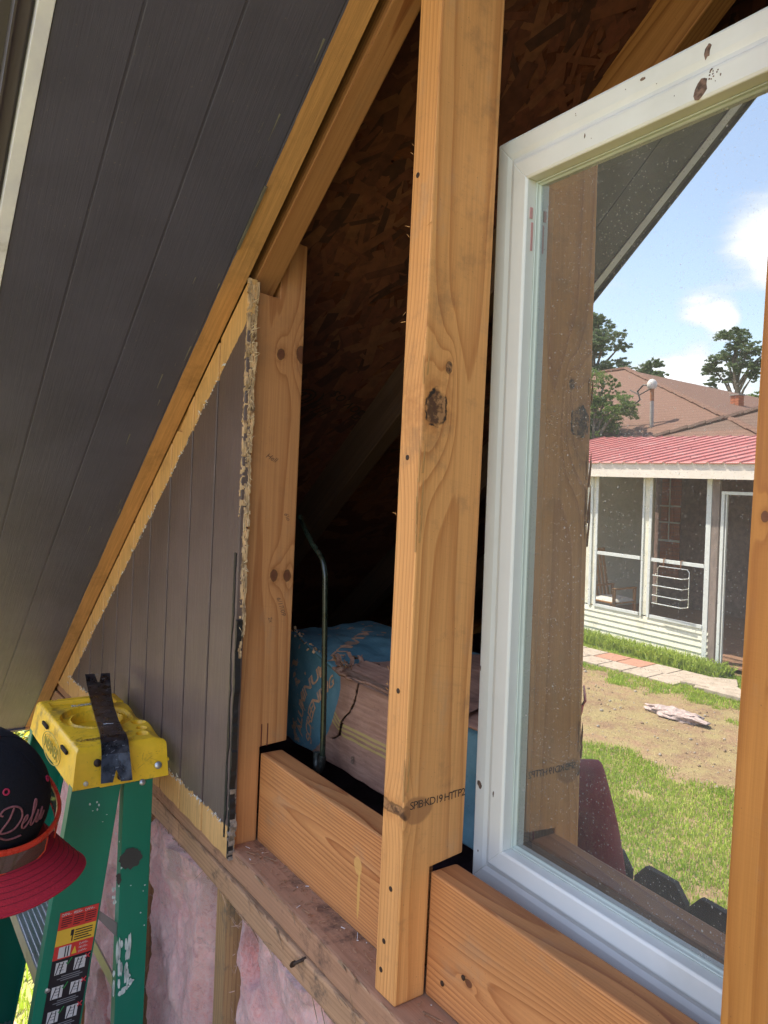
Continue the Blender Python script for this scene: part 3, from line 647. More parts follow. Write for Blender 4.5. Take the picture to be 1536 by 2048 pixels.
# the rest of the house: side walls, back gable, attic floor
hs = thing('house_walls', 'plain brown side and back walls of the house under the gable roof', 'wall', (XRG, 4, GZ))
mb = MB(); mb.box((XL-.012, .0905, GZ), (XL, 3.98, rz(XL)-.01)); add('side_wall', mb.mesh(), M_SIDE, hs)
mb = MB(); mb.box((XR, .0905, GZ), (XR+.012, 3.98, rz(XL)-.01)); add('side_wall', mb.mesh(), M_SIDE, hs)
mb = MB(); mb.prism([(XL, 3.99, GZ), (XR, 3.99, GZ), (XR, 3.99, rz(XL)), (XRG, 3.99, rz(XRG)), (XL, 3.99, rz(XL))], (0, .012, 0)); add('back_wall', mb.mesh(), M_SIDE, hs)
mb = MB(); mb.box((XL+.002, .0910, GZ+.1), (XR-.002, .0925, -.03)); add('wall_lining', mb.mesh(), simple('black paper', (.03, .028, .03), .9), hs)
def attfloor(u, v):
    x = XL+.01+(XR-XL-.02)*u; y = .093+(3.89)*v
    return (x, y, -.01+.025*mnoise.fractal(Vector((x*5, y*5, 0)), 1., 2, 3))
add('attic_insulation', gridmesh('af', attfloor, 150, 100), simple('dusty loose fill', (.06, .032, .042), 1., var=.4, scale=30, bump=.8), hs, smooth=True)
for X in (-.95, -.545, -.14, .265): board('ceiling_joist', (X, .095, -.02), (X, 3.9, -.02), (1, 0, 0), .038, .130, w_box, hs)

# ------------------------------------------------------------------ the window unit leaning inside the opening
TX, TZ = -.039, -.018
wx = Vector((1, TX, 0)).normalized(); wy = Vector((-TX, 1, -TZ)).normalized(); wz = wx.cross(wy)
wx0 = .0155; wz0 = .1035
WO = Vector((wx0, .1331+TX*wx0+TZ*(wz0-.545), wz0))
WMx = M3(wx, wy, wz, WO)
wd = bpy.data.objects.new('window', None); C.objects.link(wd); wd.empty_display_size = .05
wd.matrix_basis = WMx; WM['window'] = WMx.copy()
tag(wd, 'white vinyl window unit with dusty mirror-like glass behind the bare studs', 'window')
WW, WH = .90, .8675
PROF = [(0, .045), (0, -.0125), (.003, -.0140), (.018, -.0140), (.024, -.0126), (.029, -.0138), (.031, -.0172), (.034, -.0180), (.052, -.0180), (.0550, -.0165), (.0556, -.0040), (.0555, .045)]
BEAD = [(.0557, .020), (.0557, -.0030), (.0572, -.0058), (.0584, -.0058), (.0590, -.0026), (.0604, -.0010), (.0610, .0010), (.0610, .020)]
def member(side, prof):
    """one mitred length of the frame: profile (u inwards from the edge, y depth)"""
    def P(u, y, end):
        if side == 'l': return (u, y, u if end == 0 else WH-u)
        if side == 'r': return (WW-u, y, u if end == 0 else WH-u)
        if side == 'b': return (u if end == 0 else WW-u, y, u)
        return (u if end == 0 else WW-u, y, WH-u)
    mb = MB(); n = len(prof); e = .00015
    A = [P(u, y, 0) for u, y in prof]; B = [P(u, y, 1) for u, y in prof]
    mb.v = A+B; mb.f = [tuple(range(n)), tuple(range(2*n-1, n-1, -1))]+[(i, (i+1) % n, n+(i+1) % n, n+i) for i in range(n)]; mb.mi = [0]*len(mb.f)
    return mb.mesh(bevel=.0007, segs=1)
for nm, sd_ in (('jamb', 'l'), ('jamb', 'r'), ('sill', 'b'), ('head', 't')):
    add(nm, member(sd_, PROF), M_WHITE, wd, WMx)
for sd_ in 'lrbt': add('glazing_bead', member(sd_, BEAD), M_GREENW, wd, WMx)
# chips through the white skin of the head
M_CHIPW = simple('brown chip', (.16, .10, .075), .9, var=.6, scale=260, bump=.8)
def chip(x, z, w_, h_, y_, parent=wd, n=11, rot=0.):
    pts = []
    for i in range(n):
        a = 2*math.pi*i/n; r_ = .75+.5*RS.rand(); px, pz = math.cos(a)*w_*r_, math.sin(a)*h_*r_
        pts.append((x+px*math.cos(rot)-pz*math.sin(rot), y_, z+px*math.sin(rot)+pz*math.cos(rot)))
    mb = MB(); mb.prism(pts, (0, .0004, 0)); return add('chip', mb.mesh(), M_CHIPW, parent, WMx)
chip(.2695, .8230, .0055, .0085, -.0183, rot=-.5); chip(.2715, .8545, .0028, .0065, -.0143, rot=-.2); chip(.2035, .859, .003, .0015, -.0143); chip(.1375, .829, .0009, .0026, -.0183)
for i in range(14): chip(.277+RS.rand()*.012, .826+RS.rand()*.010, .0005+.0004*RS.rand(), .0007, -.0183, n=6)
for i in range(10): chip(.10+RS.rand()*.3, .846+RS.rand()*.015 if i % 2 else .822+RS.rand()*.006, .0004, .0005, -.0145 if i % 2 else -.0183, n=5)
chip(.0085, .116, .0034, .0050, -.0143, rot=.6); chip(.038, .116, .0011, .0033, -.0183); chip(.003, .255, .0008, .003, -.0142); chip(.0105, .036, .0009, .0012, -.0143)
mb = MB(); mb.prism([(.030, -.0150, -.0005), (.038, -.0150, .003), (.052, -.0150, .0045), (.062, -.0150, .001), (.060, -.0150, -.003), (.042, -.0150, -.003)], (0, .012, 0)); add('chip', mb.mesh(), simple('dark gap', (.02, .015, .012), .9), wd, WMx)
mb = MB(); mb.box((.0557, -.0125, .770), (.0563, -.0085, .782)); mb.box((.0557, -.0100, .735), (.0561, -.0070, .766)); add('pink_tape', mb.mesh(), simple('pink flashing tape', (.62, .33, .33), .6), wd, WMx)
def glass():
    g = NG('dusty glass'); g.t.nodes.remove(g.b)
    gl = g.n('ShaderNodeBsdfGlossy'); gl.inputs['Roughness'].default_value = .0; gl.inputs['Color'].default_value = (.93, .965, .955, 1)
    tr = g.n('ShaderNodeBsdfTransparent'); tr.inputs['Color'].default_value = (.35, .40, .38, 1)
    m1 = g.n('ShaderNodeMixShader'); m1.inputs[0].default_value = .43; g.put(m1.inputs[1], tr.outputs[0]); g.put(m1.inputs[2], gl.outputs[0])
    df = g.n('ShaderNodeBsdfDiffuse'); df.inputs['Color'].default_value = (.62, .60, .56, 1)
    x, y, z = g.xyz()
    sp = g.n('ShaderNodeTexVoronoi'); sp.inputs['Scale'].default_value = 330; g.put(sp.inputs['Vector'], g.vec(x, 0., z))
    sep_ = g.n('ShaderNodeSeparateColor'); g.put(sep_.inputs[0], sp.outputs['Color'])
    dens = g.rng(g.noise(4, 4, .6, vec=g.vec(x, 0., z)), .3, .7, .45, 1.0)
    dots = g.f('MULTIPLY', g.rng(sp.outputs['Distance'], .10, .32, 1., 0.), g.f('GREATER_THAN', g.f('MULTIPLY', dens, 1.), g.f('ADD', sep_.outputs[0], .05)))
    sp2 = g.n('ShaderNodeTexVoronoi'); sp2.inputs['Scale'].default_value = 130; g.put(sp2.inputs['Vector'], g.vec(x, 0., z))
    s2 = g.n('ShaderNodeSeparateColor'); g.put(s2.inputs[0], sp2.outputs['Color'])
    big = g.f('MULTIPLY', g.rng(sp2.outputs['Distance'], .06, .20, 1., 0.), g.f('GREATER_THAN', s2.outputs[0], .70))
    film = g.rng(g.noise(7, 6, .65, vec=g.vec(x, 0., z)), .3, .75, .055, .13)
    fac = g.f('MINIMUM', g.f('ADD', film, g.f('ADD', g.f('MULTIPLY', dots, .20), g.f('MULTIPLY', g.f('MULTIPLY', big, .38), g.rng(g.noise(5, 4, .6), .4, .62, .1, 1.)))), .8)
    m2 = g.n('ShaderNodeMixShader'); g.put(m2.inputs[0], fac); g.put(m2.inputs[1], m1.outputs[0]); g.put(m2.inputs[2], df.outputs[0])
    g.t.links.new(m2.outputs[0], g.out.inputs[0]); return g.m
add('pane', MB().quad((.0585, 0, .0585), (WW-.0585, 0, .0585), (WW-.0585, 0, WH-.0585), (.0585, 0, WH-.0585)).mesh(fixn=False), glass(), wd, WMx)
mb = MB(); mb.box((.0562, .0215, .0562), (WW-.0562, .024, WH-.0562)); add('dark_backing', mb.mesh(), simple('black backing sheet', (.02, .02, .022), .9), wd, WMx)  # opaque black sheet added behind the pane, standing for the unlit interior

# ------------------------------------------------------------------ the torn carton on the joists
BX0, BX1, BY0, BY1, BZ0, BZ1 = -.548, .255, .160, .352, .111, .300
bx = thing('cardboard_carton', 'long torn cardboard carton with blue ends lying behind the cross beams', 'carton', ((BX0+BX1)/2, (BY0+BY1)/2, BZ0))
M_INB = simple('carton inside', (.10, .055, .035), .9)
def carton(top):
    g = NG('printed cardboard top' if top else 'printed cardboard side'); x, y, z = g.xyz()
    f1 = g.noise(1., 4, .6, vec=g.vec(g.f('MULTIPLY', x, 14.), g.f('MULTIPLY', y, 200.), g.f('MULTIPLY', z, 200.)))
    tan = g.mix(g.rng(f1, .3, .7), (.25, .135, .095), (.34, .195, .14))
    tan = g.mix(g.rng(g.noise(9, 6, .7), .45, .75, 0., .6), tan, (.13, .062, .045))
    blue = g.mix(g.rng(g.noise(11, 6, .7), .3, .75), (.065, .150, .19), (.12, .215, .255))
    w_ = g.f('MULTIPLY', g.f('SUBTRACT', g.noise(120, 4), .5), .006)
    if not top:
        # blue printed end: bounded by an arc about a point left of the bend; again blue at the far end
        zz = g.f('SUBTRACT', z, .235); arc = g.f('SUBTRACT', -.352, g.f('MULTIPLY', g.f('MULTIPLY', zz, zz), 5.2))
        wob = g.f('ADD', x, w_)
        m = g.rng(g.f('SUBTRACT', wob, arc), -.0008, .0008, 1., 0.)
        m = g.f('MAXIMUM', m, g.rng(g.f('SUBTRACT', g.f('ADD', wob, g.f('MULTIPLY', z, .0)), -.063), -.001, .001, 0., 1.))
        st = None
        for c_ in (.186, .178, .169):   # three yellow lines along the carton
            zc_ = g.f('ADD', g.f('ADD', c_, 0.), g.f('MULTIPLY', g.f('MINIMUM', g.f('ADD', x, .33), 0.), -.42))
            s = g.rng(g.f('ABSOLUTE', g.f('SUBTRACT', z, zc_)), .0012, .0032, 1., 0.); st = s if st is None else g.f('MAXIMUM', st, s)
        tan = g.mix(g.f('MULTIPLY', st, .65), tan, (.42, .33, .10))
    else:
        a = g.f('ADD', g.f('MULTIPLY', y, .80), -.505)
        m = g.rng(g.f('SUBTRACT', g.f('ADD', x, w_), a), -.0008, .0008, 1., 0.)
    c = g.mix(m, tan, blue)
    lx = g.rng(x, -.55, -.40, 1., .25, smooth=False)
    peel = g.f('MULTIPLY', g.rng(g.noise(46, 5, .72), .585, .60), g.f('GREATER_THAN', lx, g.noise(9, 3)))
    c = g.mix(peel, c, (.44, .25, .15))
    c = g.mix(g.rng(g.noise(300, 3, .6), .62, .72, 0., .4), c, (.07, .045, .035))
    g.set(col=c, rough=.85, spec=.2); g.bump(g.f('ADD', f1, g.noise(18, 4)), .5, .0015); return g.m
M_CT, M_CS = carton(True), carton(False)
def dent(x, y, z): return mnoise.fractal(Vector((x*7, y*9, z*9)), 1, 2, 3)*1.9+mnoise.ridged_multi_fractal(Vector((x*11+3, y*14, z*12)), 1., 2.2, 3, 1., 2.)*.35-.3
# front panel in pieces, split by the ragged tear
tear = [(-.305, .2625), (-.3065, .245), (-.308, .2314), (-.3125, .220), (-.318, .209), (-.3285, .200), (-.3385, .187), (-.3415, .178), (-.3446, .169), (-.355, .160), (-.3666, .1543), (-.378, .150)]
def tearx(z): 
    for (xa, za), (xb, zb_) in zip(tear[:-1], tear[1:]):
        if za >= z >= zb_: return xa+(xb-xa)*(za-z)/(za-zb_)
    return None
def frontA(u, v):
    x = BX0+(BX1-BX0)*u; z = BZ0+(BZ1-BZ0)*v
    top = .300 if x < -.50 else (.300-(x+.50)*.26 if x < -.35 else .261)
    z = BZ0+(top-BZ0)*v
    return (x, BY0+dent(x, 0, z)*.004+(.004 if v > .98 else 0), z)
nu, nv = 420, 90
gfm = gridmesh('cf', frontA, nu, nv)
bm = bmesh.new(); bm.from_mesh(gfm); kill = []
for f_ in bm.faces:
    c = f_.calc_center_median(); t = tearx(c.z)
    if t is not None and .150 < c.z < .262 and -.0016+.0014*mnoise.noise(Vector((c.z*90, 0, 0))) < c.x-t < .0045+.004*(c.z < .19)+.0022*mnoise.noise(Vector((c.z*110, 4, 0))): kill.append(f_)
bmesh.ops.delete(bm, geom=kill, context='FACES')
r_ = bmesh.ops.extrude_face_region(bm, geom=bm.faces[:]); bmesh.ops.translate(bm, vec=(0, .0035, 0), verts=[v for v in r_['geom'] if isinstance(v, bmesh.types.BMVert)])
bmesh.ops.recalc_face_normals(bm, faces=bm.faces); bm.to_mesh(gfm); bm.free()
add('front_panel', gfm, M_CS, bx, smooth=False)
mb = MB(); mb.box((-.40, BY0+.010, BZ0+.01), (-.28, BY0+.012, .255)); add('inner_flap', mb.mesh(), M_INB, bx)
def topA(u, v):
    x = BX0+(BX1-BX0)*u; y = BY0+(BY1-BY0)*v
    zf = .300 if x < -.50 else (.300-(x+.50)*.26 if x < -.35 else .264+max(0, min(1, (x+.33)/.06))*.006)
    sag = .012*math.exp(-((x+.25)/.14)**2)*math.sin(math.pi*v)
    z = zf+(.303-zf)*max(0., min(1, v*1.6))**.8-sag+dent(x, y, 3)*.005*(.2+v*(1-v)*4)
    return (x, y-(.006 if v == 0 and x > -.33 else 0), z)
tm = gridmesh('ct', topA, 300, 72)
bm = bmesh.new(); bm.from_mesh(tm)
kill = [f_ for f_ in bm.faces if (lambda c: (c.x+.322+.25*(c.y-.166))**2*1.2+(c.y-.176)**2*1.2 < .00016+.00012*mnoise.noise(c*60))(f_.calc_center_median())]
bmesh.ops.delete(bm, geom=kill, context='FACES')
r_ = bmesh.ops.extrude_face_region(bm, geom=bm.faces[:]); bmesh.ops.translate(bm, vec=(0, 0, -.0035), verts=[v for v in r_['geom'] if isinstance(v, bmesh.types.BMVert)])
bmesh.ops.recalc_face_normals(bm, faces=bm.faces); bm.to_mesh(tm); bm.free()
add('top_flap', tm, M_CT, bx)
mb = MB(); mb.box((BX0, BY0+.004, BZ0), (BX0+.004, BY1, BZ1-.002)); mb.box((BX1-.004, BY0+.004, BZ0), (BX1, BY1, BZ1-.004)); mb.box((BX0+.004, BY1-.004, BZ0), (BX1-.004, BY1, BZ1-.006)); mb.box((BX0+.0045, BY0+.0045, BZ0), (BX1-.0045, BY1-.0045, BZ0+.003))
add('carton_body', mb.mesh(), M_CS, bx)
# delaminated layers of the torn lid
for k_, (z_, y_, xa, xb) in enumerate(((.2745, .1500, -.330, -.10), (.2700, .1530, -.325, -.12), (.2660, .1510, -.312, -.14), (.2790, .1540, -.322, -.05))):
    def ly(u, v, k_=k_, z_=z_, y_=y_, xa=xa, xb=xb):
        x = xa+(xb-xa)*u; n_ = mnoise.noise(Vector((x*60, k_*3, 0)))*.0035
        return (x, y_+n_+(.035*v), z_+mnoise.noise(Vector((x*20, k_, v*2)))*.0020+.010*v-.004*u)
    m_ = gridmesh('ly', ly, 70, 3); add('torn_layer', m_, M_CT if k_ == 3 else simple('carton layers', (.22, .125, .085), .9, var=.35, scale=90, bump=.6, stretch=(.2, 1, 1)), bx)
# crumpled paper round the hole
for k_ in range(26):
    a = RS.rand()*6.28; c0 = Vector((-.338+RS.randn()*.016, .178+RS.randn()*.018, .272+RS.rand()*.010)); L = .010+RS.rand()*.018
    d = Vector((math.cos(a), math.sin(a), .5+RS.rand()*.9)).normalized(); s_ = Vector((-math.sin(a), math.cos(a), RS.randn()*.3)).normalized()
    def cr(u, v, c0=c0, d=d, s_=s_, L=L, k_=k_):
        w_ = (.006+.006*math.sin(k_))*(1-.5*u); p = c0+d*(u*L)+s_*((v-.5)*w_)+Vector((0, 0, 1))*(mnoise.noise(Vector((u*4, v*3, k_)))*.006)+s_*math.sin(u*5+k_)*.003
        return tuple(p)
    add('torn_shred', gridmesh('cr', cr, 6, 3), [simple('raw cardboard', (.36, .21, .13), .9, var=.35, scale=120), simple('raw cardboard dark', (.20, .11, .07), .9, var=.35, scale=120), M_CT][k_ % 3 if k_ % 5 else 2], bx)
for k_ in range(40):   # frayed corner at the left
    x_ = -.545+RS.rand()*.12; c0 = Vector((x_, BY0-.001+RS.rand()*.012, (.299 if x_ < -.5 else .299-(x_+.5)*.26)+RS.randn()*.003)); a = RS.rand()*6.28; s_ = Vector((math.cos(a), -.3, math.sin(a)))*(.002+RS.rand()*.006); t_ = Vector((-math.sin(a), -.5, math.cos(a)))*(.002+RS.rand()*.003)
    mb = MB(); mb.prism([c0, c0+s_, c0+s_*.7+t_, c0+t_], (0, -.0008, 0)); add('torn_shred', mb.mesh(), simple('raw cardboard light', (.46, .28, .17), .9, var=.4, scale=120), bx)
# lettering: runs up the front in a slanting curve, and over the lid
M_LET = simple('buff lettering', (.46, .25, .15), .9, var=.2, scale=160, bump=.1, dirt=((.08, .17, .22), .5))
def curved_text(txt, size, fn, mat, name='lettering', shear=.25, space=1.0):
    me = textmesh(txt, size, shear, space, offset=.0005)
    xs_ = [v.co.x for v in me.vertices]; a, b = min(xs_), max(xs_)
    tf(me, lambda c: Vector(fn((c.x-a)/(b-a), c.y))); return add(name, me, mat, bx)
def along(P):   # quadratic through three (x, z) points
    (x0, z0), (x1, z1), (x2, z2) = P
    def at(t): return (x0*(1-t)*(1-2*t)+x1*4*t*(1-t)+x2*t*(2*t-1), z0*(1-t)*(1-2*t)+z1*4*t*(1-t)+z2*t*(2*t-1))
    return at
def fl(P):
    at = along(P)
    def fn(t, h):
        x, z = at(t); x2, z2 = at(t+.01); d = Vector((x2-x, 0, z2-z)).normalized(); n = Vector((d.z, 0, -d.x))
        p = Vector((x, 0, z))-n*h; return (p.x, BY0+dent(p.x, 0, p.z)*.004-.0012, p.z)
    return fn
curved_text('ALUMINUM', .0245, fl([(-.4680, .126), (-.4560, .200), (-.4060, .266)]), M_LET, space=.9)
curved_text('SCREENING', .0235, fl([(-.4400, .122), (-.4260, .190), (-.3720, .250)]), M_LET, space=.86)
def ft(t, h):
    x = -.385+t*(-.075)+h*.9; y = .160+t*.125+h*.35; z = topA((x-BX0)/(BX1-BX0), (y-BY0)/(BY1-BY0))[2]
    return (x, y, z+.0012)
curved_text('ALUMINUM', .034, ft, M_LET, space=.8, shear=.3)
me = textmesh('O', .018); add('lettering', me, M_LET, bx, M3((0, 1, 0), (-1, 0, 0), (0, 0, 1), (-.42, .285, .3045)))
me = textmesh('8', .017, extrude=.0002); add('round_stamp', me, simple('faded stamp', (.13, .085, .055), .9), bx, M3((1, 0, 0), (0, 0, 1), (0, -1, 0), (-.300, BY0-.0035, .138)))

# ------------------------------------------------------------------ bent green rod standing in front of the carton
rd = thing('bent_metal_rod', 'glossy dark green metal rod with bent top standing before the torn carton', 'metal rod', (-.331, .122, .112))
M_ROD = simple('green black enamel', (.014, .020, .014), .18, var=.3, scale=60, bump=.05, dirt=((.10, .12, .07), .35))
pth = []
def bez(p0, p1, p2, n):
    return [Vector(p0)*(1-t)**2+Vector(p1)*2*t*(1-t)+Vector(p2)*t*t for t in [i/n for i in range(n+1)]]
pth = [Vector((-.3295, .120, .135)), Vector((-.3345, .120, .25)), Vector((-.3420, .120, .36))]+bez((-.3465, .120, .420), (-.3485, .120, .445), (-.3660, .121, .455), 8)+[Vector((-.390, .121, .470)), Vector((-.4155, .123, .4875)), Vector((-.450, .128, .512))]
add('rod', MB().tube(pth, .0045, 14).mesh(fixn=True), M_ROD, rd, smooth=True)
ft_ = bez((-.3295, .120, .142), (-.3290, .118, .120), (-.336, .118, .118), 6)+bez((-.337, .118, .118), (-.3500, .119, .120), (-.3490, .121, .142), 6)
add('foot_loop', MB().tube(ft_, .0056, 12).mesh(fixn=True), simple('scratched black steel', (.03, .032, .028), .35, .4, var=.6, scale=200, bump=.4, dirt=((.14, .13, .11), .6)), rd, smooth=True)

# ------------------------------------------------------------------ the stepladder
ld = thing('stepladder', 'green fibreglass stepladder with yellow plastic top beside the brown siding', 'stepladder', (-.76, -.11, GZ))
M_YEL = simple('yellow plastic', (.90, .53, .025), .42, var=.06, scale=40, bump=.2, dirt=((.16, .10, .04), .75))
M_GRN = simple('green fibreglass', (.002, .175, .105), .36, var=.10, scale=10, bump=.1, dirt=((.02, .15, .12), .4), stretch=(1, 1, .2))
M_ALU = simple('worn aluminium', (.52, .52, .54), .38, .85, var=.08, scale=50, bump=.1, dirt=((.25, .24, .24), .4), stretch=(.2, 1, 1))
CX0, CX1, CY0, CY1, CZ0, CZ1 = -.936, -.584, -.196, -.018, .0530, .1160
def cap_top(u, v):
    """height field of the moulded top: u along the ladder's width (0 = near end), v from front to back"""
    x = CX1-.020+(CX0+.020-CX1+.020)*u; y = CY0+.014+(CY1-CY0-.030)*v; z = CZ1
    def rec(d, depth, soft=.0022): return -depth*max(0., min(1., (-d)/soft+.5))
    U, V_ = -(x-CX1+.02)*1., (y-CY0-.014)
    cxu, cyv = .165, .074
    r_ = math.hypot((U-cxu)/1.15, V_-cyv); z += rec(r_-.062, .010); 
    z += .0075*max(0., 1-abs(r_-.046)/.0035) if r_ < .06 else 0; z += rec(r_-.042, .012)
    bxd = max(abs(U-.270)-.022, abs(V_-.074)-.058); z += rec(bxd, .007)
    z += rec(max(abs(U-.244)-.002, abs(V_-.074)-.062), .003)
    for hu, hv, hr in ((.034, .118, .010), (.066, .126, .008), (.100, .131, .012), (.022, .088, .008), (.036, .066, .005), (.058, .095, .004)):
        z += rec(math.hypot(U-hu, V_-hv)-hr, .011)
    e = max(abs((U-.040)/.016), abs((V_-.034)/.030)); q = math.hypot((U-.040)/.017, (V_-.036)/.030)
    z += .0016*max(0, 1-abs(q-1)/.14)
    z += rec(max(abs(U-.31)-.004, abs(V_-.03)-.003), .004)
    ed = min(u*.312, (1-u)*.312, v*.148, (1-v)*.148); z -= .0035*max(0, 1-ed/.004)**2
    z += -.010*max(0., (v-.86)/.14)*(math.sin(u*16)*.5+.5)*(u < .8)
    z += mnoise.noise(Vector((x*30, y*30, 0)))*.0006
    return (x, y, z)
capm = gridmesh('cap', cap_top, 150, 84)
bm = bmesh.new(); bm.from_mesh(capm); bm.faces.ensure_lookup_table()
bmesh.ops.recalc_face_normals(bm, faces=bm.faces)
if bm.faces[0].normal.z < 0: bmesh.ops.reverse_faces(bm, faces=bm.faces)
ccx, ccy = (CX0+CX1)/2, (CY0+CY1)/2; cur = [e for e in bm.edges if e.is_boundary]
for (dz, out) in ((-.0030, .0030), (-.0020, .0010), (-.020, .0058), (-.030, .0085)):
    r_ = bmesh.ops.extrude_edge_only(bm, edges=cur); vs = [g_ for g_ in r_['geom'] if isinstance(g_, bmesh.types.BMVert)]; cur = [g_ for g_ in r_['geom'] if isinstance(g_, bmesh.types.BMEdge) and g_.is_boundary]
    for v in vs:
        hx = (CX1-CX0)/2-.020; hy = (CY1-CY0)/2-.015; fx = (v.co.x-ccx)/hx; fy = (v.co.y-.001-ccy)/hy
        if abs(fx) > .995: v.co.x += math.copysign(out, fx)
        if abs(fy) > .985: v.co.y += math.copysign(out*.55, fy)
        v.co.z += dz
for v in bm.verts:
    if v.co.z < CZ0+.012: v.co.z = CZ0+(.002 if v.co.y < -.15 else 0)
bmesh.ops.recalc_face_normals(bm, faces=bm.faces); bm.to_mesh(capm); bm.free()
add('ladder_top', capm, M_YEL, ld, smooth=True)
gr = MB()
for i in range(90):     # scratches and ground-in grime on the top and the near end
    a = RS.rand()*6.28; L = .002+RS.rand()**2*.014
    if i < 45: p_ = Vector((CX1-.022-RS.rand()*.30, CY0+.016+RS.rand()*.03+(.09 if i % 3 == 0 else 0), CZ1+.0004)); u_, v_, n_ = Vector((math.cos(a), math.sin(a), 0)), Vector((-math.sin(a), math.cos(a), 0)), Vector((0, 0, .0002))
    else:
        z_ = .060+RS.rand()*.045; p_ = Vector((CX1-.0195+.0190*min(1, (CZ1-z_)/.055)+.0016, CY0+.02+RS.rand()*.13, z_)); u_, v_, n_ = Vector((-.3*math.sin(a), math.cos(a), math.sin(a))), Vector((0, -math.sin(a), math.cos(a))), Vector((.0002, 0, 0))
    gr.prism([p_, p_+u_*L, p_+u_*L+v_*.0002, p_+v_*.0005], n_)
add('grime_scratch', gr.mesh(), simple('grime brown', (.40, .23, .05), .8), ld)['kind'] = 'stuff'
mb = MB(); mb.box((CX0+.012, CY0+.012, CZ0+.022), (CX1-.012, CY1-.012, CZ0+.026)); add('top_web', mb.mesh(), M_YEL, ld)
# slots, rings and lettering on the front face of the top
M_DK = simple('dark slot', (.02, .012, .008), .9)
fN = Vector((0, -1, .13)).normalized(); fX = Vector((1, 0, 0)); fY = fN.cross(fX)
def yfront(z): return CY0+.0072-(CZ1-z)*.135+.0006
for x_ in (-.665, -.815): mb = MB(); z_ = .098; mb.box((x_-.019, yfront(z_)-.0002, z_-.0032), (x_+.019, yfront(z_)+.004, z_+.0032)); add('slot', mb.mesh(bevel=.001), M_DK, ld)
for a_, b_ in ((.068, .0225), (.058, .0185)):
    P = [Vector((-.738, yfront(.079), .079))+fX*(math.cos(q)*a_)+fY*(math.sin(q)*b_)+fN*.0005 for q in [i*2*math.pi/48 for i in range(49)]]
    add('logo_ring', MB().tube(P, .0008 if a_ > .06 else .0005, 6, cap=False).mesh(), simple('worn yellow edge', (.50, .38, .06), .6, dirt=((.05, .16, .14), .7), scale=60), ld, smooth=True)
me = textmesh('WERNER', .027, 0, .92, extrude=.0006); add('moulded_lettering', me, simple('olive print', (.33, .27, .035), .6), ld, M3(fX, fY, fN, (-.738, yfront(.079)-.0012, .0790)))
me = textmesh('WERNER', .011, 0, .9, extrude=.0006); add('moulded_lettering', me, simple('grimy moulding', (.30, .18, .03), .6), ld, M3((0, 1, 0), (-1, 0, 0), (0, 0, 1), (-.642, -.150, CZ1+.0006)))
me = textmesh('RUGGED', .013, 0, .9, extrude=.0006); add('tray_label', me, simple('grey label print', (.45, .42, .36), .7, dirt=((.15, .12, .1), .8), scale=120), ld, M3((0, 1, 0), (-1, 0, 0), (0, 0, 1), (-.875, -.105, CZ1-.0062)))
# rivets on the near end
def xend(z): return CX1-.0195+.0190*min(1, (CZ1-z)/.055)+.0012
for y_, z_, r_, mt in ((-.152, .092, .0063, M_RUST), (-.116, .066, .0058, M_RUST), (-.052, .073, .0062, M_ALU), (-.172, .064, .0040, simple('pale plug', (.62, .55, .38), .6)), (-.080, .050, .0052, M_ALU)):
    d = M3((0, 1, 0), (-.3, 0, 1), (1, 0, .30), (xend(z_) if z_ > .055 else CX1+.001, y_, z_))
    add('rivet', MB().lathe([(r_, 0), (r_, .0008), (r_*.75, .0020), (r_*.2, .0026)], d, 18).mesh(), mt, ld, smooth=True)
# rails: channel sections
def channel(name, T, Bt, web, dirx, fl_=.022, t=.0035, mat=M_GRN, flip=1):
    """T, Bt: outer front corner at the top and bottom; web runs back along +y; flanges point inwards (dirx)"""
    mb = MB()
    for a, b in (((0, 0), (web, 0)),): pass
    pr = [(0, 0), (0, web), (dirx*fl_, web), (dirx*fl_, web-t), (dirx*t, web-t), (dirx*t, t), (dirx*fl_, t), (dirx*fl_, 0)]
    A = [Vector((T[0]+px, T[1]+py, T[2])) for px, py in pr]; B = [Vector((Bt[0]+px, Bt[1]+py, Bt[2])) for px, py in pr]
    mb.prism(A, (0, 0, 0)); mb.v = [tuple(p) for p in A+B]; 
    return add(name, mb.mesh(bevel=.001), mat, ld)
ZT = CZ0+.006; ZB = GZ
def fr(z): return -.192-(ZT-z)*.150      # front rail's outer corner y
def xs(z): return (CX1-.004)+(ZT-z)*.050 # splay of the near rails
def xf(z): return (CX0+.004)-(ZT-z)*.050
channel('front_rail', (xs(ZT), fr(ZT), ZT), (xs(ZB), fr(ZB), ZB), .079, -1)
channel('front_rail', (xf(ZT), fr(ZT), ZT), (xf(ZB), fr(ZB), ZB), .079, 1)
def rr(z): return -.1085-(ZT-z)*.062
def chr2(nx, sgn):
    return channel('rear_rail', (nx(ZT)-sgn*.001, -.1085, ZT), (nx(ZB), rr(-.35)-(-.35-ZB)*.010, ZB), .049, -sgn)
chr2(xs, 1); chr2(xf, -1)
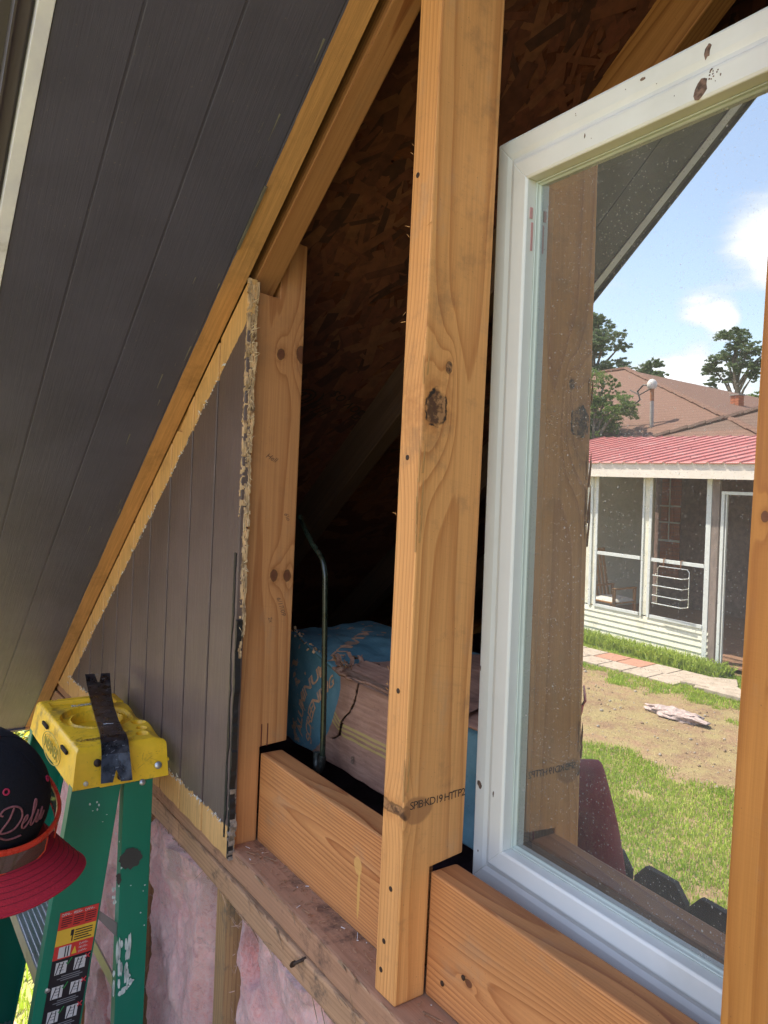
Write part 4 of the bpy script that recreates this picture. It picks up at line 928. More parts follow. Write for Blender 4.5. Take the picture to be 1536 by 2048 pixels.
# ribbed aluminium steps
for i, z_ in enumerate((-.235, -.545, -.855, -1.165, -1.475, -1.78)):
    xa, xb = xf(z_)+.005, xs(z_)-.006; y0 = fr(z_)+.002; mb = MB()
    mb.box((xa, y0, z_-.003), (xb, y0+.078, z_)); mb.box((xa, y0, z_-.030), (xb, y0+.003, z_-.003)); mb.box((xa, y0+.075, z_-.024), (xb, y0+.078, z_-.003))
    for k_ in range(9): mb.box((xa, y0+.003+k_*.0086, z_), (xb, y0+.0064+k_*.0086, z_+.0018))
    st_ = add('step', mb.mesh(), M_ALU, ld)
    for xq in (xa, xb):
        m2 = MB(); s_ = -1 if xq == xb else 1
        m2.prism([(xq, y0+.004, z_-.001), (xq+s_*.055, y0+.004, z_-.004), (xq, y0+.004, z_-.085)], (0, .0022, 0)); br = add('bracket', m2.mesh(), M_ALU, st_); 
        m3 = MB().lathe([(.004, 0), (.004, .001), (.0015, .002)], M3((1, 0, 0), (0, 0, 1), (0, -1, 0), (xq+s_*.012, y0+.0038, z_-.030)), 12); add('rivet', m3.mesh(), M_RUST, st_)
    for dz in (-.02, -.055):
        add('rivet', MB().lathe([(.005, 0), (.005, .001), (.002, .002)], M3((0, 1, 0), (0, 0, 1), (1, 0, 0), (xs(z_)+.0005, y0+.012, z_+dz)), 12).mesh(), M_ALU, ld)
for z_ in (-.30, -.90, -1.5):   # rear bars
    mb = MB(); mb.box((xf(z_)+.01, rr(z_)+.020, z_-.012), (xs(z_)-.01, rr(z_)+.023, z_+.012)); add('rear_bar', mb.mesh(), M_ALU, ld)
mb = MB(); P = [(xs(-.2)-.010, fr(-.145)+.070, -.145), (xs(-.2)-.010, fr(-.145)+.076, -.165), (xs(-.2)-.010, rr(-.205)+.030, -.232), (xs(-.2)-.010, rr(-.205)+.034, -.205)]
mb.prism(P, (.002, 0, 0)); add('spreader', mb.mesh(), simple('dull grey steel', (.27, .24, .24), .5, .5), ld)
# scuffs of paint and a dark patch on the near rails
def onrail(rear, y, z):     # point just outside the web
    return Vector((xs(z)+.0009-(.001 if rear and z > 0 else 0), y, z))
def scuff(cy, cz, w_, h_, mat, n=28, rear=1, name='paint_smear', rough=.55):
    mb = MB()
    pts = [onrail(rear, cy+math.cos(q)*w_*(1-rough/2+rough*RS.rand()), cz+math.sin(q)*h_*(1-rough/2+rough*RS.rand())) for q in [i*2*math.pi/n for i in range(n)]]
    mb.prism(pts, (.0003, 0, 0)); add(name, mb.mesh(), mat, ld)
M_SCW = simple('dried white paint', (.55, .60, .57), .8, var=.15, scale=40); M_SCD = simple('dark grease', (.045, .042, .04), .7)
scuff(-.096, -.076, .019, .017, M_SCD, rough=.3); scuff(-.115, -.105, .004, .010, M_SCD)
_w0 = .0010
for i in range(24): scuff(-.122+RS.rand()*.030, -.215-RS.rand()*.075, _w0+RS.rand()*.0016, .004+RS.rand()*.014, M_SCW, 8)
for i in range(7): scuff(-.110+RS.rand()*.022, -.262-RS.rand()*.04, .002+RS.rand()*.004, .002+RS.rand()*.006, M_SCW, 9)
for i in range(10): scuff(-.1245+RS.rand()*.005, -.118-RS.rand()*.03, .0015, .003, M_SCW, 7)
for i in range(16): scuff((-.17+RS.rand()*.07) if i % 2 else (-.12+RS.rand()*.05), .03-RS.rand()*.06 if i % 2 else -.2*RS.rand(), .0008+RS.rand()*.0008, .0006+RS.rand()*.002, M_SCW, 6)
# the warning label on the near front rail
SL0 = -.1495; SLW = .0600
def lab(u, v, lift=0.):      # u across (0..1), v down in metres from the top of the label
    z = -.1370-v; y = fr(z)+.0155+u*SLW; return Vector((xs(z)+.0008+lift, y, z))
lb = None
def labq(u0, v0, u1, v1, mat, name='label_print', lift=.0003, parent=None, sl=0.):
    mb = MB(); P = [lab(u0, v0, lift), lab(u1, v0-sl, lift), lab(u1, v1-sl, lift), lab(u0, v1, lift)]; mb.prism(P, (.0002, 0, 0)); return add(name, mb.mesh(), mat, parent)
LR, LY, LK, LW = simple('label red', (.56, .035, .03), .4, var=.05), simple('label yellow', (.70, .42, .04), .4, var=.05), simple('label black', (.010, .010, .016), .35, var=.05), simple('label white', (.55, .53, .54), .4, var=.03)
LG, LX = simple('tick green', (.03, .22, .06), .5), simple('cross red', (.50, .02, .03), .5)
lb = labq(0, 0, 1, .42, LK, 'warning_label', .0001, ld)
labq(0, 0, 1, .0275, LR, parent=lb); labq(0, .0275, 1, .0520, LY, parent=lb); labq(0, .0520, 1, .0735, LR, parent=lb)
def labt(txt, size, u, v, mat, sh=.2, sp_=1.):
    me = textmesh(txt, size, sh, sp_); o_ = lab(u, v, .0007); return add('label_print', me, mat, lb, M3((.03, 1, 0), (-.05, -.15, 1), (1, 0, .05), o_))
for i, t in enumerate(('DANGER', 'PELIGRO', 'DANGER')): labt(t, .0058, .20+.30*i, .0040, LW, sp_=.8)
for i in range(3):
    for j in range(5): labq(.07+.31*i, .0085+j*.0034, .07+.31*i+(.26 if j < 4 else .17), .0085+j*.0034+.0013, LK, lift=.0007, parent=lb)
for j in range(5): labq(.47, .0320+j*.0038, .92-.08*(j == 3), .0320+j*.0038+.0016, LK, lift=.0007, parent=lb)
labq(.36, .031, .44, .040, LK, lift=.0006, parent=lb); labq(.40, .040, .43, .049, LK, lift=.0006, parent=lb)
labq(.12, .0545, .43, .0715, LW, lift=.0006, parent=lb); labq(.28, .055, .31, .071, LK, lift=.0008, parent=lb); labq(.35, .055, .38, .071, LK, lift=.0008, parent=lb)
mb = MB(); mb.prism([lab(.46, .070, .0006), lab(.60, .070, .0006), lab(.53, .058, .0006)], (.0002, 0, 0)); add('label_print', mb.mesh(), LY, lb); labt('!', .006, .53, .0665, LK)
for j, t in enumerate(('DANGER', 'PELIGRO', 'DANGER')): labt(t, .0046, .78, .0565+j*.0058, LW)
for r_i in range(9):
    v0 = .0780+r_i*.0372
    for side_ in (0, 1):
        u0 = .11+.48*side_; labq(u0, v0, u0+.29, v0+.0185, LW, lift=.0006, parent=lb)
        for q in (0, 1): 
            mb = MB(); a = lab(u0+.05+q*.10+(.06 if r_i else .04), v0+.001, .0009); b = lab(u0+.03+q*(.17 if r_i else .10), v0+.0178, .0009); mb.tube([a, b], .0007, 5); add('label_print', mb.mesh(), LK, lb)
        for q in range(3): mb = MB(); mb.tube([lab(u0+.08+.01*q, v0+.004+q*.0045, .0009), lab(u0+.20+.01*q, v0+.004+q*.0045, .0009)], .0004, 4); add('label_print', mb.mesh(), LK, lb)
        if side_ == 0: P = [lab(u0+.26, v0+.003, .0012), lab(u0+.30, v0+.006, .0012), lab(u0+.39, v0-.003, .0012)]; add('label_print', MB().tube(P, .0009, 5).mesh(), LG, lb)
        else:
            for s_ in (1, -1): add('label_print', MB().tube([lab(u0+.27, v0-.0035*s_+.001, .0012), lab(u0+.38, v0+.0035*s_+.001, .0012)], .0009, 5).mesh(), LX, lb)
    for j in range(3): labq(.30-.1*(j % 2), v0+.0225+j*.0032, .78+.07*(j % 2), v0+.0231+j*.0032+.0007, simple('label grey', (.20, .20, .22), .5), lift=.0006, parent=lb)

# ------------------------------------------------------------------ pry bar across the ladder top
pb = thing('pry_bar', 'black steel pry bar lying across the yellow ladder top with notched claw ends', 'pry bar', (-.60, -.126, .118))
M_BAR = simple('blackened steel', (.022, .023, .030), .30, .55, var=.7, scale=70, bump=.35, dirt=((.16, .17, .19), .45))
ctr = [Vector((-.5570, -.1305, .0690)), Vector((-.5640, -.1300, .0860)), Vector((-.5760, -.1285, .1080)), Vector((-.5900, -.1265, .1225)), Vector((-.6080, -.1240, .1265)), Vector((-.6350, -.1195, .1250)), Vector((-.7000, -.1080, .1235)), Vector((-.7800, -.0940, .1250)), Vector((-.8400, -.0835, .1320)), Vector((-.8800, -.0765, .1440)), Vector((-.9100, -.0715, .1590))]
wdr = Vector((.17, .985, 0)).normalized(); widths = [.049, .047, .044, .043, .042, .038, .037, .038, .041, .045, .048]
mb = MB(); th = .0045; n = len(ctr)
cols = []
for i, c in enumerate(ctr):
    t = (ctr[min(i+1, n-1)]-ctr[max(0, i-1)]).normalized(); nn = wdr.cross(t).normalized()
    if nn.z < 0: nn = -nn
    h = th if 1 < i < n-2 else th*.45
    cols.append([c+wdr*(widths[i]*s)+nn*q for s in ((-.5, -.13, .13, .5) if i in (0, n-1) else (-.5, -.006, .006, .5)) for q in (0, h)])
def addcol(i, j, a, b):
    A, B = cols[i], cols[j]; P = [A[a*2], A[a*2+1], A[b*2+1], A[b*2], B[a*2], B[a*2+1], B[b*2+1], B[b*2]]
    k_ = len(mb.v); mb.v += [tuple(p) for p in P]
    for q in ((0, 1, 2, 3), (7, 6, 5, 4), (0, 4, 5, 1), (1, 5, 6, 2), (2, 6, 7, 3), (3, 7, 4, 0)): mb.f.append(tuple(k_+w for w in q)); mb.mi.append(0)
for i in range(n-1):
    if i in (0, n-2):
        e = 0 if i == 0 else n-1; o_ = 1 if i == 0 else n-2
        sv = [Vector(p) for p in cols[e]]
        mid = [(cols[e][k_]+cols[o_][k_])/2 for k_ in range(8)]
        addcol(i, i+1, 0, 1); addcol(i, i+1, 2, 3)
    else: addcol(i, i+1, 0, 3)
me = mb.mesh(); bm = bmesh.new(); bm.from_mesh(me); bmesh.ops.remove_doubles(bm, verts=bm.verts, dist=.0002); bmesh.ops.recalc_face_normals(bm, faces=bm.faces); bm.to_mesh(me); bm.free()
add('bar', me, M_BAR, pb)
c_ = ctr[9]; tdir = (ctr[10]-ctr[8]).normalized(); nn = wdr.cross(tdir); nn = nn if nn.z > 0 else -nn
mb = MB(); mb.prism([c_+wdr*px+tdir*py+nn*(th*.7+.0004) for px, py in ((0, .008), (-.004, -.002), (-.0025, -.009), (.0025, -.009), (.004, -.002))], nn*.0004); add('nail_slot', mb.mesh(), M_DK, pb)
M_SCR = simple('bright scratches', (.32, .33, .36), .5, .5)
mb = MB()
for i in range(40):
    t_ = RS.rand(); k_ = min(n-2, int(t_*(n-1))); f_ = t_*(n-1)-k_; c = ctr[k_].lerp(ctr[k_+1], f_); t = (ctr[k_+1]-ctr[k_]).normalized(); nn = wdr.cross(t); nn = nn if nn.z > 0 else -nn
    b_ = c+wdr*(RS.rand()-.5)*.030+nn*(th+.0003); a = RS.randn()*.6; d = (wdr*math.cos(a)+t*math.sin(a))*(.001+RS.rand()**2*.007)
    mb.prism([b_, b_+d, b_+d+t*.0005, b_+t*.0006], nn*.0002)
add('scratch', mb.mesh(), M_SCR, pb)['kind'] = 'stuff'
c = ctr[6].lerp(ctr[5], .4)+Vector((0, 0, th+.0006)); mb = MB(); mb.prism([c+wdr*-.009, c+wdr*.008, c+wdr*.008+Vector((-.0018, 0, 0)), c+wdr*-.009+Vector((-.0022, 0, 0))], (0, 0, .0002)); add('chalk_mark', mb.mesh(), simple('white mark', (.7, .72, .75), .7), pb)

# ------------------------------------------------------------------ the person on the ladder
FAZ, FPI, FRO = rad(56), rad(-24), rad(0)
HC = Vector((-.445, -.366, .116))            # centre of the cap's rim
F_ = Vector((math.cos(FAZ)*math.cos(FPI), math.sin(FAZ)*math.cos(FPI), math.sin(FPI)))
L_ = Vector((-math.sin(FAZ), math.cos(FAZ), .0)); U_ = F_.cross(L_)
HM = M3(F_, L_, U_, HC) @ Matrix.Rotation(rad(6), 4, 'X')
pn = thing('person', 'man in a red shirt with head bowed at the ladder beside the wall', 'person', (-.66, -.45, -1.475))
M_SKIN = simple('brown skin', (.115, .055, .035), .48, var=.15, scale=60, bump=.15)
M_SHIRT = simple('red cotton', (.20, .012, .020), .85, var=.15, scale=14, bump=.5, stretch=(1, 1, .5))
M_JEAN = simple('dark denim', (.03, .045, .08), .9, var=.3, scale=60, bump=.4)
M_CAP = simple('black cap cloth', (.0075, .0075, .011), .9, var=.35, scale=400, bump=.5, spec=.2)
M_HAIR = simple('short black hair', (.008, .006, .006), .7, var=.3, scale=400, bump=.8)
def headfn(u, v):
    th = 2*math.pi*u; ph = math.pi*(v-.5); cx_, sx_ = math.cos(th), math.sin(th); c = math.cos(ph)
    x = .094*c*cx_; y = .073*c*sx_; z = .118*math.sin(ph)
    if z < -.02: k_ = (-z-.02)/.1; y *= 1-.32*k_; x = x*(1-.10*k_) if x > 0 else x*(1-.55*k_)+.012*k_
    fx = max(0, cx_)**8*c
    def b(z0, s): return math.exp(-((z-z0)/s)**2)
    x += fx*(.026*b(-.030, .014)+.014*b(-.012, .016)+.010*b(-.062, .009)+.008*b(-.098, .012)-.006*b(-.047, .006))
    e = math.exp(-((abs(y)-.030)/.012)**2)*max(0, cx_); x -= .008*e*b(.0, .012); x += .006*e*b(.018, .008)
    return (x-.004, y, z-.040)
body_head = gridmesh('head', headfn, 72, 48)
# shirt torso and arms grown on a skeleton, posed leaning towards the wall
PV, CH, NK = (-.73, -.47, -.62), (-.68, -.485, -.30), (-.575, -.480, -.115)
RSh, LSh = (-.500, -.560, -.105), (-.740, -.380, -.175)
REl, LEl = (-.478, -.61, -.42), (-.80, -.33, -.45); RHa, LHa = (-.585, -.40, -.60), (-.915, -.30, -.62)
me = skin_body([PV, CH, NK, RSh, REl, LSh, LEl, (-.655, -.48, -.46)], [(0, 7), (7, 1), (1, 2), (2, 3), (3, 4), (2, 5), (5, 6)], [.145, .145, .078, .074, .074, .074, .058, .140], 2, 0)
add('shirt', me, M_SHIRT, pn, smooth=True)
me = skin_body([Vector(NK), Vector(NK)+Vector((.07, .055, .07)), HC+F_*-.03-U_*.06], [(0, 1), (1, 2)], [.055, .052, .05], 2, 0)
add('neck', me, M_SKIN, pn, smooth=True)
add('head', body_head, M_SKIN, pn, HM, smooth=True)
hd = bpy.data.objects['head']
for s_ in (1, -1):
    mb = MB(); mb.lathe([(.001, -.006), (.018, -.004), (.020, .002), (.012, .004), (.004, .001)], M3((1, 0, -.2), (.2, 0, 1), (0, s_*1.0, 0), (-.006, s_*.071, -.045)) @ Matrix.Scale(1.45, 4, (0, 1, 0)), 18); me = mb.mesh(); 
    add('ear', me, M_SKIN, hd, HM, smooth=True)
    m2 = MB().lathe([(.001, -.010), (.009, -.004), (.0105, .002), (.006, .008), (.001, .0105)], M3((0, 1, 0), (0, 0, 1), (1, 0, 0), (.074, s_*.030, -.042)), 16); add('eye', m2.mesh(), simple('eye white', (.6, .58, .55), .2), hd, HM, smooth=True)
add('lips', MB().tube([(.083, -.022, -.103), (.0925, -.008, -.100), (.0935, 0, -.1005), (.0925, .008, -.100), (.083, .022, -.103)], [.002, .0045, .005, .0045, .002], 10).mesh(), simple('lips', (.14, .05, .045), .5), hd, HM, smooth=True)
def hand(wr, dirv, palm, curl, s_):
    """palm and five tapering, bent fingers grown from one skeleton"""
    w, d, n = Vector(wr), Vector(dirv).normalized(), Vector(palm).normalized(); a = d.cross(n).normalized()*s_
    V = [w, w+d*.045]; E = [(0, 1)]; R_ = [.027, .030]
    for i, (o_, L) in enumerate(((-.030, .066), (-.010, .075), (.011, .070), (.030, .055))):
        b_ = w+d*.088+a*o_; V.append(w+d*.06+a*o_*.7); R_.append(.017); E.append((1, len(V)-1)); p = V[-1]
        for k_ in range(3):
            q = curl*(k_+1)*.5; p = p+(d*math.cos(q)+n*math.sin(q))*(L*(.5, .32, .26)[k_]+.01); V.append(p); R_.append((.0105, .0095, .0075)[k_]); E.append((len(V)-2, len(V)-1))
    V.append(w+d*.025-a*.030); R_.append(.014); E.append((0, len(V)-1)); V.append(V[-1]+(d*.7-a*.4+n*.5)*.035); R_.append(.011); E.append((len(V)-2, len(V)-1)); V.append(V[-1]+(d*.8+n*.5)*.028); R_.append(.009); E.append((len(V)-2, len(V)-1))
    return skin_body(V, E, R_, 1, 0)
for El, Ha, s_ in ((REl, RHa, 1), (LEl, LHa, -1)):
    me = skin_body([El, Vector(El).lerp(Vector(Ha), .5), Ha], [(0, 1), (1, 2)], [.043, .038, .027], 2, 0); fa = add('forearm', me, M_SKIN, pn, smooth=True)
    add('hand', hand(Ha, Vector(Ha)-Vector(El), (.3*s_, .5, -.3), 1.2, s_), M_SKIN, fa, smooth=True)
FTZ = -1.473
me = skin_body([PV, (-.76, -.46, -.72), (-.74, -.49, -1.08), (-.76, -.47, -1.40), (-.62, -.49, -.72), (-.61, -.50, -1.08), (-.63, -.47, -1.40)], [(0, 1), (1, 2), (2, 3), (0, 4), (4, 5), (5, 6)], [.135, .095, .068, .050, .095, .068, .050], 2, 0)
add('trousers', me, M_JEAN, pn, smooth=True)
for x_ in (-.76, -.63):
    me = skin_body([(x_, -.50, -1.425), (x_, -.44, -1.425), (x_, -.36, -1.438)], [(0, 1), (1, 2)], [(.038, .045), (.042, .040), (.040, .028)], 2, 0); add('boot', me, simple('brown boot', (.08, .045, .025), .7), pn, smooth=True)
# cap
cp = thing('baseball_cap', 'black baseball cap with faded script lettering and a red stitched brim, on the man', 'cap', tuple(HC), None)
def crown(th, ph):
    c = max(0., math.cos(ph))**.80; s = max(0., math.sin(ph))
    x = (.104 if math.cos(th) > 0 else .101)*c*math.cos(th); y = .0845*c*math.sin(th); z = .112*s**.92 if s > 0 else 0
    x += .006*max(0, math.cos(th))*math.sin(ph*2)
    seam = abs(((th/(math.pi/3)+.5) % 1)-.5); return Vector((x, y, z-.0010*max(0, 1-seam/.025)))
add('crown', gridmesh('cr', lambda u, v: tuple(crown(2*math.pi*u-math.pi, v*math.pi/2*.997)), 150, 44), M_CAP, cp, HM, smooth=True)
M_REDC = simple('red brim cloth', (.30, .012, .028), .8, var=.12, scale=500, bump=.35, spec=.25)
def brim_pt(a, t, low=0.):
    b_ = crown(a, 0); n = Vector((math.cos(a*.62), math.sin(a*.62)*.55, 0)).normalized(); L = .074*(max(0., math.cos(a/ rad(74)*math.pi/2))**.42 if abs(a) < rad(74) else 0)
    p = b_+n*L*t; p.z = .003-.050*(p.y/.09)**2*(.35+.65*t)-.010*t-low; return p
BA = rad(73.9)
gb = gridmesh('brim', lambda u, v: tuple(brim_pt(-BA+2*BA*u, v)), 90, 14)
bm = bmesh.new(); bm.from_mesh(gb); r_ = bmesh.ops.extrude_face_region(bm, geom=bm.faces[:]); bmesh.ops.translate(bm, vec=(0, 0, -.0028), verts=[v for v in r_['geom'] if isinstance(v, bmesh.types.BMVert)]); bmesh.ops.recalc_face_normals(bm, faces=bm.faces); bm.to_mesh(gb); bm.free()
br_ = add('brim', gb, M_REDC, cp, HM, smooth=True)
M_STI = simple('dark red thread', (.12, .004, .012), .9)
for k_ in range(8):
    t_ = .12+k_*.105; P = [brim_pt(-BA*.96+2*BA*.96*i/60, t_)+Vector((0, 0, .0002)) for i in range(61)]
    add('stitching', MB().tube(P, .00042, 4, cap=False).mesh(), M_STI, br_, HM)
add('brim_edge', MB().tube([brim_pt(-BA+2*BA*i/70, 1.0)+Vector((0, 0, -.0013)) for i in range(71)], .0021, 8).mesh(), M_REDC, br_, HM, smooth=True)
add('button', MB().lathe([(.001, .108), (.008, .1100), (.0065, .1140), (.001, .1155)], None, 16).mesh(), M_REDC, cp, HM, smooth=True)
M_EYE = simple('crimson thread', (.33, .010, .045), .8)
for k_ in range(6):
    a = rad(60*k_+12); p = crown(a, rad(46)); q = crown(a, rad(47)); n = Vector((p.x/.0108, p.y/.0072, p.z/.0125)).normalized(); t_ = (q-p).normalized(); s_ = n.cross(t_)
    P = [p+n*.0006+(t_*math.cos(w)+s_*math.sin(w))*.0034 for w in [i*2*math.pi/18 for i in range(19)]]
    add('eyelet', MB().tube(P, .0012, 6, cap=False).mesh(), M_EYE, cp, HM, smooth=True)
def oncrown(me, a0, ph0, rot=0.):
    cr_, sr_ = math.cos(rot), math.sin(rot)
    def fn(c):
        x, y = c.x*cr_-c.y*sr_, c.x*sr_+c.y*cr_; a = a0+x/.097; ph = ph0+y/.108; p = crown(a, ph); n = Vector((p.x/.0108, p.y/.0072, p.z/.0125)).normalized(); return p+n*.0010
    return tf(me, fn)
M_SCR2 = simple('faded rose thread', (.17, .055, .065), .9, var=.3, scale=300)

M_SCR2 = simple('faded rose thread', (.17, .055, .065), .9, var=.3, scale=300)
def stroke(P, n=8):
    P = [Vector((*p_, 0)) for p_ in P]; out = []
    for i in range(len(P)-1):
        p0, p1, p2, p3 = P[max(0, i-1)], P[i], P[i+1], P[min(len(P)-1, i+2)]
        for k_ in range(n):
            t = k_/n; out.append(.5*((2*p1)+(p2-p0)*t+(2*p0-5*p1+4*p2-p3)*t*t+(3*p1-p0-3*p2+p3)*t**3))
    return out+[P[-1]]
SCR = [[(.30, .95), (.22, .5), (.05, .06), (.22, -.02), (.62, .10), (.82, .50), (.66, .86), (.28, 1.0), (-.12, .92), (-.24, .72), (-.10, .66)],
       [(.92, .22), (1.12, .36), (1.10, .52), (.98, .40), (.96, .12), (1.12, .02), (1.30, .22), (1.58, .78), (1.56, 1.02), (1.44, .82), (1.42, .16), (1.54, .02), (1.70, .25), (1.80, .52), (1.76, .14), (1.88, .03), (2.04, .42), (2.08, .50), (2.04, .12), (2.16, .02), (2.30, .30)],
       [(.0, -.12), (.5, -.30), (1.1, -.26)]]
for st_ in SCR:
    q_ = [p_ for p_ in stroke(st_)]; P = []
    for c in q_:
        x, y = (c.x+c.y*.22)*.030, c.y*.034; x, y = x*math.cos(.12)-y*math.sin(.12), x*math.sin(.12)+y*math.cos(.12)
        a = rad(-46)+x/.097; ph = rad(17)+y/.108; p = crown(a, ph); n = Vector((p.x/.0108, p.y/.0072, p.z/.0125)).normalized(); P.append(p+n*.0006)
    add('embroidery', MB().tube(P, .00125, 6).mesh(), M_SCR2, cp, HM)
me = textmesh('M', .016, .35); add('embroidery', oncrown(me, rad(2), rad(14)), M_SCR2, cp, HM)
# sunglasses resting on the brim
sg = thing('sunglasses', 'wraparound sunglasses with orange red frame resting on the cap brim', 'sunglasses', tuple(HC+F_*.1))
M_FRM = simple('orange red frame', (.50, .035, .015), .30, var=.12, scale=60, bump=.03)
def bar_pt(a, z=.018, out=.012):
    r1, r2 = .108+out, .0845+out*.55; y_ = r2*math.sin(a); return Vector((r1*math.cos(a), y_, z+.010+.22*y_-.006*(1-math.cos(a))))
frm = MB().tube([bar_pt(rad(-100+200*i/60), .020, .010) for i in range(61)], [.0032]*61, 8, flat=1.5)
fr_o = add('frame', frm.mesh(), M_FRM, sg, HM, smooth=True)
for s_ in (1, -1):
    P = [bar_pt(s_*rad(100), .020, .010)]+[Vector((-.02-.018*i, s_*(.094-.004*i), .018-.003*i)) for i in range(4)]
    add('temple', MB().tube(P, [.0026, .003, .003, .0026, .002], 8, flat=1.6).mesh(), M_FRM, sg, HM, smooth=True)
    def lens(u, v, s_=s_):
        a = s_*rad(7+58*u); d = .030*(1-(2*u-1)**4*.35)*(1-.25*u); return tuple(bar_pt(a, .018-d*v, .0135+.004*v))
    lm = gridmesh('lens', lens, 24, 8)
    g = MATS.get('lens') or NG('smoked lens'); 
    if not isinstance(g, bpy.types.Material):
        g.set(col=(.10, .07, .055), rough=.06, spec=.9); g.put(g.b.inputs['Alpha'], .82); MATS['lens'] = g.m; g = g.m
    add('lens', lm, g, sg, HM, smooth=True)
    rim = [bar_pt(s_*rad(7+58*u), .018-.030*(1-(2*u-1)**4*.35)*(1-.25*u), .0175) for u in [i/24 for i in range(25)]]
    rim = [bar_pt(s_*rad(7), .018, .0135)]+rim+[bar_pt(s_*rad(65), .018, .0135)]
    add('lens_rim', MB().tube(rim, .0011, 6).mesh(), M_FRM, sg, HM, smooth=True)
# a shim of new wood on the upper step
sh = MB(); Msh = Matrix.Translation((-.800, -.262, -.2310)) @ Matrix.Rotation(rad(35), 4, 'Z'); sh.box((-.012, -.03, 0), (.012, .09, .007), Msh)
o_ = add('wood_shim', sh.mesh(bevel=.0008), simple('new shim wood', (.62, .40, .27), .7, var=.1, scale=80)); tag(o_, 'small pale wooden shim lying on the upper ladder step', 'shim')

# ------------------------------------------------------------------ dog-eared fence under the window
fc = thing('picket_fence', 'dark weathered wooden fence with dog-eared pickets below the wall', 'fence', (0, -.70, GZ))
M_FEN = wood('dark fence wood', (.060, .056, .050), (.028, .026, .024), freq=150, dirt=.5, dirtcol=(.02, .02, .018), rough=.9)
mb = MB(); mb.prism([(-.07, 0, 0), (.07, 0, 0), (.07, 0, 1.565), (.040, 0, 1.600), (-.040, 0, 1.600), (-.07, 0, 1.565)], (0, .016, 0)); pk = mb.mesh(bevel=.002)
for i in range(30):
    x_ = -2.6+i*.1545+.0525; z_ = GZ+RS.randn()*.004
    add('picket', pk, M_FEN, fc, Matrix.Translation((x_, -.700, z_)) @ Matrix.Rotation(RS.randn()*.004, 4, 'Y'))
for z_ in (.35, 1.25): mb = MB(); mb.box((-2.7, -.738, GZ+z_), (2.1, -.701, GZ+z_+.088)); add('rail', mb.mesh(bevel=.003), M_FEN, fc)
for x_ in (-2.6, -.3, 2.0): mb = MB(); mb.box((x_, -.828, GZ), (x_+.089, -.739, GZ+1.5)); add('post', mb.mesh(bevel=.003), M_FEN, fc)

# ------------------------------------------------------------------ lawn, paving and the yard
def inpath(x, y):
    e = ((x+4.9)/4.2)**2+((y+5.62-.06*(x+4.6))/.86)**2+(mnoise.fractal(Vector((x*1.3, y*1.5, 4)), 1, 2, 4))*1.5
    s = mnoise.fractal(Vector((x*2.1, y*2.1, 14)), 1, 2, 4)
    return (e < 1.0 and not (s > .10 and RS.rand() < .7) and RS.rand() > .05) or (e < 1.35 and RS.rand() < (1.35-e)*1.8) or (s < -.42 and RS.rand() < .8)
def inpave(x, y): return -8.6 < x < -5.25 and abs(y-(-7.12-.10*(x+6.5))) < .37
def grass(name, x0, x1, y0, y1, n, hmin, hmax, mat, label, group=None, test=None, wd_=.004, lean=.6, fall=None, zb_=GZ):
    X = x0+(x1-x0)*RS.rand(n); Y = y0+(y1-y0)*RS.rand(n)
    keep = np.array([(test is None or test(a, b)) for a, b in zip(X, Y)]) if test else np.ones(n, bool)
    X, Y = X[keep], Y[keep]; n = len(X); H = hmin+(hmax-hmin)*RS.rand(n)**1.5; A = RS.rand(n)*6.283; L = RS.rand(n)*lean*H; B = RS.rand(n)*6.283; W = wd_*(.6+.8*RS.rand(n))
    V = np.zeros((n, 5, 3)); bx_ = np.cos(A)*W; by_ = np.sin(A)*W; lx = np.cos(B)*L; ly = np.sin(B)*L
    V[:, 0] = np.stack([X-bx_, Y-by_, np.full(n, zb_)], 1); V[:, 1] = np.stack([X+bx_, Y+by_, np.full(n, zb_)], 1)
    V[:, 2] = np.stack([X+bx_*.8+lx*.35, Y+by_*.8+ly*.35, zb_+H*.6], 1); V[:, 3] = np.stack([X-bx_*.8+lx*.35, Y-by_*.8+ly*.35, zb_+H*.6], 1)
    V[:, 4] = np.stack([X+lx, Y+ly, zb_+H*(1-.25*L/np.maximum(H, 1e-3))], 1)
    idx = np.arange(n)*5; F = np.concatenate([np.stack([idx, idx+1, idx+2, idx+3], 1), np.stack([idx+3, idx+2, idx+4, idx+4], 1)])
    F4 = F[:n]; F3 = np.stack([idx+3, idx+2, idx+4], 1)
    me = bpy.data.meshes.new(name); VV = V.reshape(-1, 3).astype(np.float32); me.vertices.add(len(VV)); me.vertices.foreach_set('co', VV.ravel())
    loops = np.concatenate([F4.ravel(), F3.ravel()]).astype(np.int32); me.loops.add(len(loops)); me.loops.foreach_set('vertex_index', loops)
    st = np.concatenate([np.arange(n)*4, n*4+np.arange(n)*3]).astype(np.int32); tt = np.concatenate([np.full(n, 4), np.full(n, 3)]).astype(np.int32)
    me.polygons.add(2*n); me.polygons.foreach_set('loop_start', st); me.polygons.foreach_set('loop_total', tt); me.update(calc_edges=True)
    o = add(name, me, mat, kind='stuff'); tag(o, label, 'grass', group); return o
def grassmat(name, a, b, c_):
    g = NG(name); g.set(col=g.mix(g.rng(g.noise(1.1, 6, .7), .35, .65), g.mix(g.rng(g.noise(70, 3), .3, .7), a, b), g.mix(g.rng(g.noise(70, 3), .3, .7), b, c_)), rough=.6, spec=.25)
    tr = g.n('ShaderNodeBsdfTranslucent'); tr.inputs[0].default_value = (*[min(1, v*1.1) for v in b], 1); mx = g.n('ShaderNodeMixShader'); mx.inputs[0].default_value = .3
    g.put(mx.inputs[1], g.b.outputs[0]); g.put(mx.inputs[2], tr.outputs[0]); g.t.links.new(mx.outputs[0], g.out.inputs[0]); return g.m
